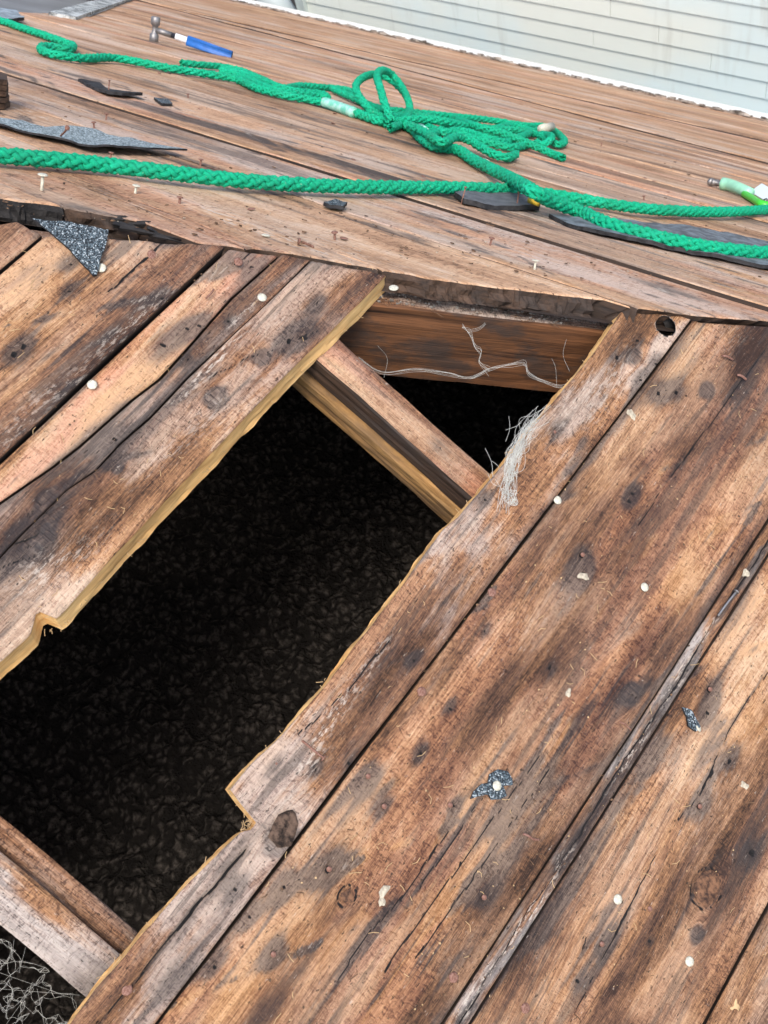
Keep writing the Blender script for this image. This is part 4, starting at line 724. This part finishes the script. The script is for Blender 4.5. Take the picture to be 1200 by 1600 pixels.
# ------------------------------------------------------------------ green plastic tube with a tag
tu = empty('marker_tube', mat4(FF, (*F2(1150, 300), 0)), 'pale green plastic tube with metal tip and white tag at the right edge', 'tube')
P = lambda x, y, z: np.array((*F2(x, y, z), z))
b = MB(); b.tube([P(1112, 285, .010), P(1120, 286, .010), P(1126, 287, .012), P(1131, 288, .012)], [.008, .009, .006, .006], 10); b.tube([P(1110, 284, .010), P(1113, 285, .01)], .0105, 8); b.build('metal_tip', STEEL, tu, mat4(FF))
PG = plain('pale_green_plastic', (.32, .68, .46), .35, 0, .5, .15, 30); b = MB(); b.tube(crom([P(1128, 287, .015), P(1140, 289, .017), P(1156, 295, .017), P(1172, 302, .015)], .008), np.linspace(.016, .014, len(crom([P(1128, 287, .015), P(1140, 289, .017), P(1156, 295, .017), P(1172, 302, .015)], .008))), 9); b.build('sleeve', PG, tu, mat4(FF))
b = MB(); b.tube(crom([P(1163, 303, .010), P(1178, 312, .010), P(1190, 319, .010), P(1206, 322, .010)], .008), .009, 8); b.build('green_barrel', plain('bright_green_plastic', (.05, .55, .03), .35), tu, mat4(FF))
b = MB(); q_ = [P(1172, 300, .012), P(1190, 287, .030), P(1212, 300, .030), P(1196, 314, .012)]; u_ = np.array([0, 0, .0012]); b.add(q_+[x+u_ for x in q_], [(4, 5, 6, 7), (3, 2, 1, 0), (0, 1, 5, 4), (1, 2, 6, 5), (2, 3, 7, 6), (3, 0, 4, 7)]); b.build('white_tag', plain('white_tag', (.72, .80, .80), .5), tu, mat4(FF), smooth=False)
b = MB(); b.tube(crom([P(1188, 325, .004), P(1192, 314, .012), P(1198, 311, .02), P(1200, 320, .012)], .003), .002, 6); b.build('wire_clip', STEEL, tu, mat4(FF))
# ------------------------------------------------------------------ cobwebs
def strands(name, paths, rad, label, fr=FN, m=WEB):
    b = MB()
    for p in paths: b.tube(crom(p, .003), rad, 4, False)
    return tag(b.build(name, m, None, mat4(fr)), label, 'cobweb')
def NPz(pts): return np.array([(*N2(x, y, z), z) for x, y, z in pts])
r = np.random.default_rng(21); ph = []
core = NPz([(848, 645, .001), (825, 668, .003), (812, 690, .004), (803, 715, .005), (795, 740, .005), (790, 765, .004), (790, 790, .003)])
for i in range(95):
    j = r.uniform(-1, 1); off = np.stack([wob(np.arange(7)*1.0+i*9, 1.5, 300+i)*.010+j*.007, wob(np.arange(7)*1.0+i*5, 1.1, 400+i)*.009, np.abs(wob(np.arange(7)*1., 2, 500+i))*.005], 1); a0 = r.integers(0, 4); b0 = r.integers(a0+2, 8); ph.append((core+off)[a0:b0])
for i in range(14):
    t = r.uniform(0, 6.3, 8).cumsum()*.5; c0 = NPz([(792+r.uniform(-8, 14), 778+r.uniform(-10, 8), .004)])[0]; ph.append(np.array([c0+.004*np.array([math.cos(a), math.sin(a), .3*math.sin(a*2)]) for a in t]))
for (x0, y0, x1, y1) in ((795, 650, 790, 690), (770, 745, 758, 700), (815, 660, 790, 672), (780, 735, 768, 720)): ph.append(NPz([(x0, y0, .004), ((x0+x1)/2+4, (y0+y1)/2, .008), (x1, y1, .006)]))
ph.append(NPz([(768, 738, .001), (776, 752, .004), (784, 765, .004), (790, 780, .003)])); ph.append(NPz([(762, 740, .001), (770, 756, .004), (780, 760, .004)]))
strands('cobweb', ph, .00018, 'matted tuft of pale web fibres caught on the plank edge right of the rafter')
ph = []
ln = [(560, 560, -.03), (598, 583, -.05), (650, 578, -.055), (700, 583, -.055), (735, 590, -.055), (765, 577, -.05), (800, 570, -.04), (820, 568, -.035), (826, 584, -.035), (850, 597, -.03), (878, 604, -.02), (900, 590, .0)]
for i in range(6): ph.append(NPz(ln)+np.stack([wob(np.arange(12)*1.+i*3, 1.4, 600+i)*.0016]*3, 1))
for i in range(6): ph.append(NPz([(722, 510, -.035), (735, 522, -.04), (752, 515, -.04)][:2]+[(742, 540, -.045), (752, 552, -.05), (748, 570, -.052), (765, 580, -.052)])+np.stack([wob(np.arange(6)*1.+i*3, 1.2, 700+i)*.003]*3, 1))
for i in range(3): ph.append(NPz([(730, 520, -.04), (748, 516, -.035), (760, 506, -.035)])+.001*i)
ph += [NPz([(870, 605, -.02), (868, 575, -.015), (862, 560, -.01)]), NPz([(890, 580, 0), (880, 555, -.006), (885, 530, -.01)]), NPz([(600, 590, -.05), (605, 560, -.05), (590, 540, -.03)])]
strands('cobweb', ph, .00010, 'stringy cobweb slung across below the dark hip beam')
pts = [];
for _ in range(230):
    x = r.uniform(-20, 128)*1.0; y = r.uniform(1465, 1620); 
    if y > 1462+.77*max(x, 0)*.9 and r.uniform() < math.exp(-max(0, x-20)/90): pts.append((x, y, -.10+r.uniform(-.01, .01)))
PN = NPz(pts); ph = []
for i in range(len(PN)):
    dd = np.linalg.norm(PN-PN[i], axis=1); 
    for j in np.argsort(dd)[1:4]:
        if dd[j] < .05: m_ = (PN[i]+PN[j])/2+r.normal(0, .0012, 3); ph.append(np.array([PN[i], m_, PN[j]]))
for x0, y0, x1, y1 in ((22, 1468, 18, 1500), (40, 1480, 30, 1520), (58, 1545, 70, 1605), (0, 1520, 100, 1555), (125, 1555, 0, 1545), (10, 1600, 60, 1530)): ph.append(NPz([(x0, y0, -.09), ((x0+x1)/2, (y0+y1)/2, -.1), (x1, y1, -.1)]))
strands('cobweb', ph, .00010, 'lacy white spider web hanging below the grey rafter at the bottom left corner')
# ------------------------------------------------------------------ eave: fascia and white drip edge on the far side of the deck
EA = np.array([*F2(330, -5), 0.]); EB_ = np.array([*F2(1200, 191), 0.]); ed = (EB_-EA); ed /= np.linalg.norm(ed)
def estrip(name, off0, off1, z0, z1, m, parent=roof, seg=60, jit=0.0, seed=0, ext=3.0, m2=None):
    n_ = np.array([-ed[1], ed[0], 0]); n_ = n_ if n_[1] > 0 else -n_; L = np.linalg.norm(EB_-EA)+2*ext; b = MB(); V = []
    for i in range(seg+1):
        c_ = EA-ed*ext+ed*L*i/seg; j = jit*float(wob(i, 1.7, seed)); j2 = jit*float(wob(i+9, 1.1, seed+1))
        V += [c_+n_*(off0+j)+[0, 0, z0], c_+n_*(off0+j)+[0, 0, z1+j2*.3], c_+n_*(off1+j2)+[0, 0, z1+j*.3], c_+n_*(off1+j2)+[0, 0, z0]]
    Fc = [(4*i+j, 4*i+4+j, 4*i+4+(j+1) % 4, 4*i+(j+1) % 4) for i in range(seg) for j in range(4)]+[(0, 1, 2, 3), (4*seg+3, 4*seg+2, 4*seg+1, 4*seg)]
    b.add(V, Fc); return b.build(name, m, parent, mat4(FF), smooth=False)
estrip('fascia', .004, .10, -.20, .012, plain('weathered_fascia', (.10, .07, .05), .85, 0, .3, 0, 12, .002, (.34, .26, .2)), jit=.012, seed=5)
estrip('drip_edge', .105, .30, -.06, .050, plain('white_drip_edge', (.74, .77, .76), .45, 0, .5, .15, 8), seed=8)
b = MB(); r = np.random.default_rng(8); nn_ = np.array([-ed[1], ed[0], 0]); nn_ = nn_ if nn_[1] > 0 else -nn_
for _ in range(260):
    t = r.uniform(0, np.linalg.norm(EB_-EA)); o0 = abs(r.normal(0, .05)); c_ = EA+ed*t+nn_*(.08-o0)+[0, 0, .010]; sz = r.uniform(.006, .026)*(1.6 if r.uniform() < .12 else 1); a_ = r.uniform(0, 6.3)
    p4 = [c_+sz*(ed*math.cos(a_+k*1.57)*1.5+nn_*math.sin(a_+k*1.57)*.6) for k in range(4)]; b.add(p4+[p+np.array([0, 0, sz*r.uniform(.3, .8)]) for p in p4], [(4, 5, 6, 7), (0, 1, 5, 4), (1, 2, 6, 5), (2, 3, 7, 6), (3, 0, 4, 7)])
tag(b.build('eave_debris', plain('mossy_debris', (.06, .05, .04), .95, 0, .2, 0, 9, 0, (.42, .38, .33)), None, mat4(FF), smooth=False), 'crumbled shingle and moss bits along the white drip edge', 'debris', kind='stuff')
# ------------------------------------------------------------------ neighbouring house with pale siding
XW = float(W(FF, 0, float(sED(-4.)), 0)[0])+1.1
def wallp(x, y): rr = ray(x, y); return CAM+(XW-CAM[0])/rr[0]*rr
zT = wallp(900, -60)[2]; yL = wallp(480, 5)[1]
hs2 = empty('neighbour_house', Matrix.Translation((XW, 0, -8)), 'neighbouring house wall with pale blue green lap siding beyond the eave', 'house')
q = NT('pale_siding'); tc = q.n('TexCoord').outputs['Object']; g_ = q.n('NewGeometry').outputs['Position']; sp = q.n('SeparateXYZ'); q.put(sp.inputs[0], g_)
n_ = q.noise(g_, .5, 4, .5); n3 = q.noise(q.vec(q.mul(sp.outputs[1], 6.), q.mul(sp.outputs[1], 2.), q.mul(sp.outputs[2], .8)), 1, 4)
c = q.mix(q.smooth(n_, .42, .62), (.66, .78, .77), (.74, .78, .70)); c = q.mix(q.mul(q.smooth(n3, .55, .7), .25), c, (.40, .40, .33)); SIDG = q.base(c, .5, .4)
ex = .165; k = 0; z = zT+1.2
while z > -7.5:
    y0, y1 = yL, yL-18
    jn = [y0]+sorted((y0-random.uniform(1.5, 16) for _ in range(3)), reverse=True)+[y1]
    for ya, yb in zip(jn[:-1], jn[1:]):
        b = MB(); b.add([(0, ya-.002, z+.02), (0, yb+.002, z+.02), (-.014, ya-.002, z-ex), (-.014, yb+.002, z-ex), (0, ya-.002, z-ex), (0, yb+.002, z-ex)], [(0, 1, 3, 2), (2, 3, 5, 4), (0, 2, 4), (1, 5, 3)])
        b.build('siding_board', SIDG, hs2, Matrix.Translation((XW, 0, 0)), smooth=False)
    z -= ex
b = MB(); b.box((XW+.03, (2*yL-18)/2, -3), ((1, 0, 0), (0, 1, 0), (0, 0, 1)), (.025, 9, 5.5)); b.build('wall', plain('wall_backing', (.3, .3, .3), .8), hs2, None, smooth=False)
TR = plain('corner_trim_paint', (.55, .62, .58), .5, 0, .4, .15, 4)
b = MB(); b.box((XW-.02, yL+.06, -3), ((1, 0, 0), (0, 1, 0), (0, 0, 1)), (.04, .06, 5.4)); b.build('corner_trim', TR, hs2, None, smooth=False)
b = MB(); b.box((XW+1.6, yL+4.2, -3), ((1, 0, 0), (0, 1, 0), (0, 0, 1)), (.05, 4.2, 5.4)); b.build('recessed_wall', plain('painted_recess_shade', (.10, .095, .09), .8, 0, .3, .4, 3), hs2, None, smooth=False)  # dark base colour paints in the shadow of the recess
b = MB(); P0 = wallp(462, 4); P1 = wallp(418, -14); b.tube([P0+[-.1, 0, -.4], P1+[-.1, 0, .3]], .16, 12); b.build('downpipe', plain('grey_pipe', (.42, .48, .48), .4), hs2, None)
# ------------------------------------------------------------------ pale grey lower roof beyond the left end
lr = empty('metal_roof', mat4(FF, (g1_[0], g1_[1], -.4)), 'smooth pale grey roof surface beyond the top left end of the deck', 'roof')
GM = plain('pale_grey_sheet', (.33, .36, .39), .35, 0, .5, .25, 1.2)
b = MB(); cx, cy = g0[0]-6, g1_[1]+2.; b.box((cx, cy+2, -.55), ((1, 0, 0), (0, 1, 0), (0, 0, 1)), (6.4, 9, .02)); b.build('sheet', GM, lr, mat4(FF), smooth=False)
dv = np.array([g2_[0]-g1_[0], g2_[1]-g1_[1], 0]); dl_ = np.linalg.norm(dv); dv /= dl_; pn = np.array([-dv[1], dv[0], 0]); pn = pn if pn[0] > 0 else -pn
b = MB(); c_ = np.array([g1_[0], g1_[1], .006])+dv*dl_*.9-pn*.05; b.box(c_, (dv, pn, (0, 0, 1)), (dl_*1.1, .05, .006)); 
q = NT('mottled_granules'); tc = q.n('TexCoord').outputs['Object']; n_ = q.noise(tc, 14, 6, .8); c = q.mix(q.smooth(n_, .42, .58), (.10, .11, .11), (.52, .55, .53)); q.base(c, .9, .2)
b.build('shingle_border', q.m, roof, mat4(FF), smooth=False)
# ------------------------------------------------------------------ ground between the houses
q = NT('yard_ground'); g_ = q.n('NewGeometry').outputs['Position']; n_ = q.noise(g_, 2.5, 6, .6); q.base(q.mix(q.smooth(n_, .35, .65), (.10, .09, .07), (.22, .20, .16)), .9, .2)
tag(mesh('ground', [(-150, -150, -8), (150, -150, -8), (150, 150, -8), (-150, 150, -8)], [(0, 1, 2, 3)], q.m), kind='structure')
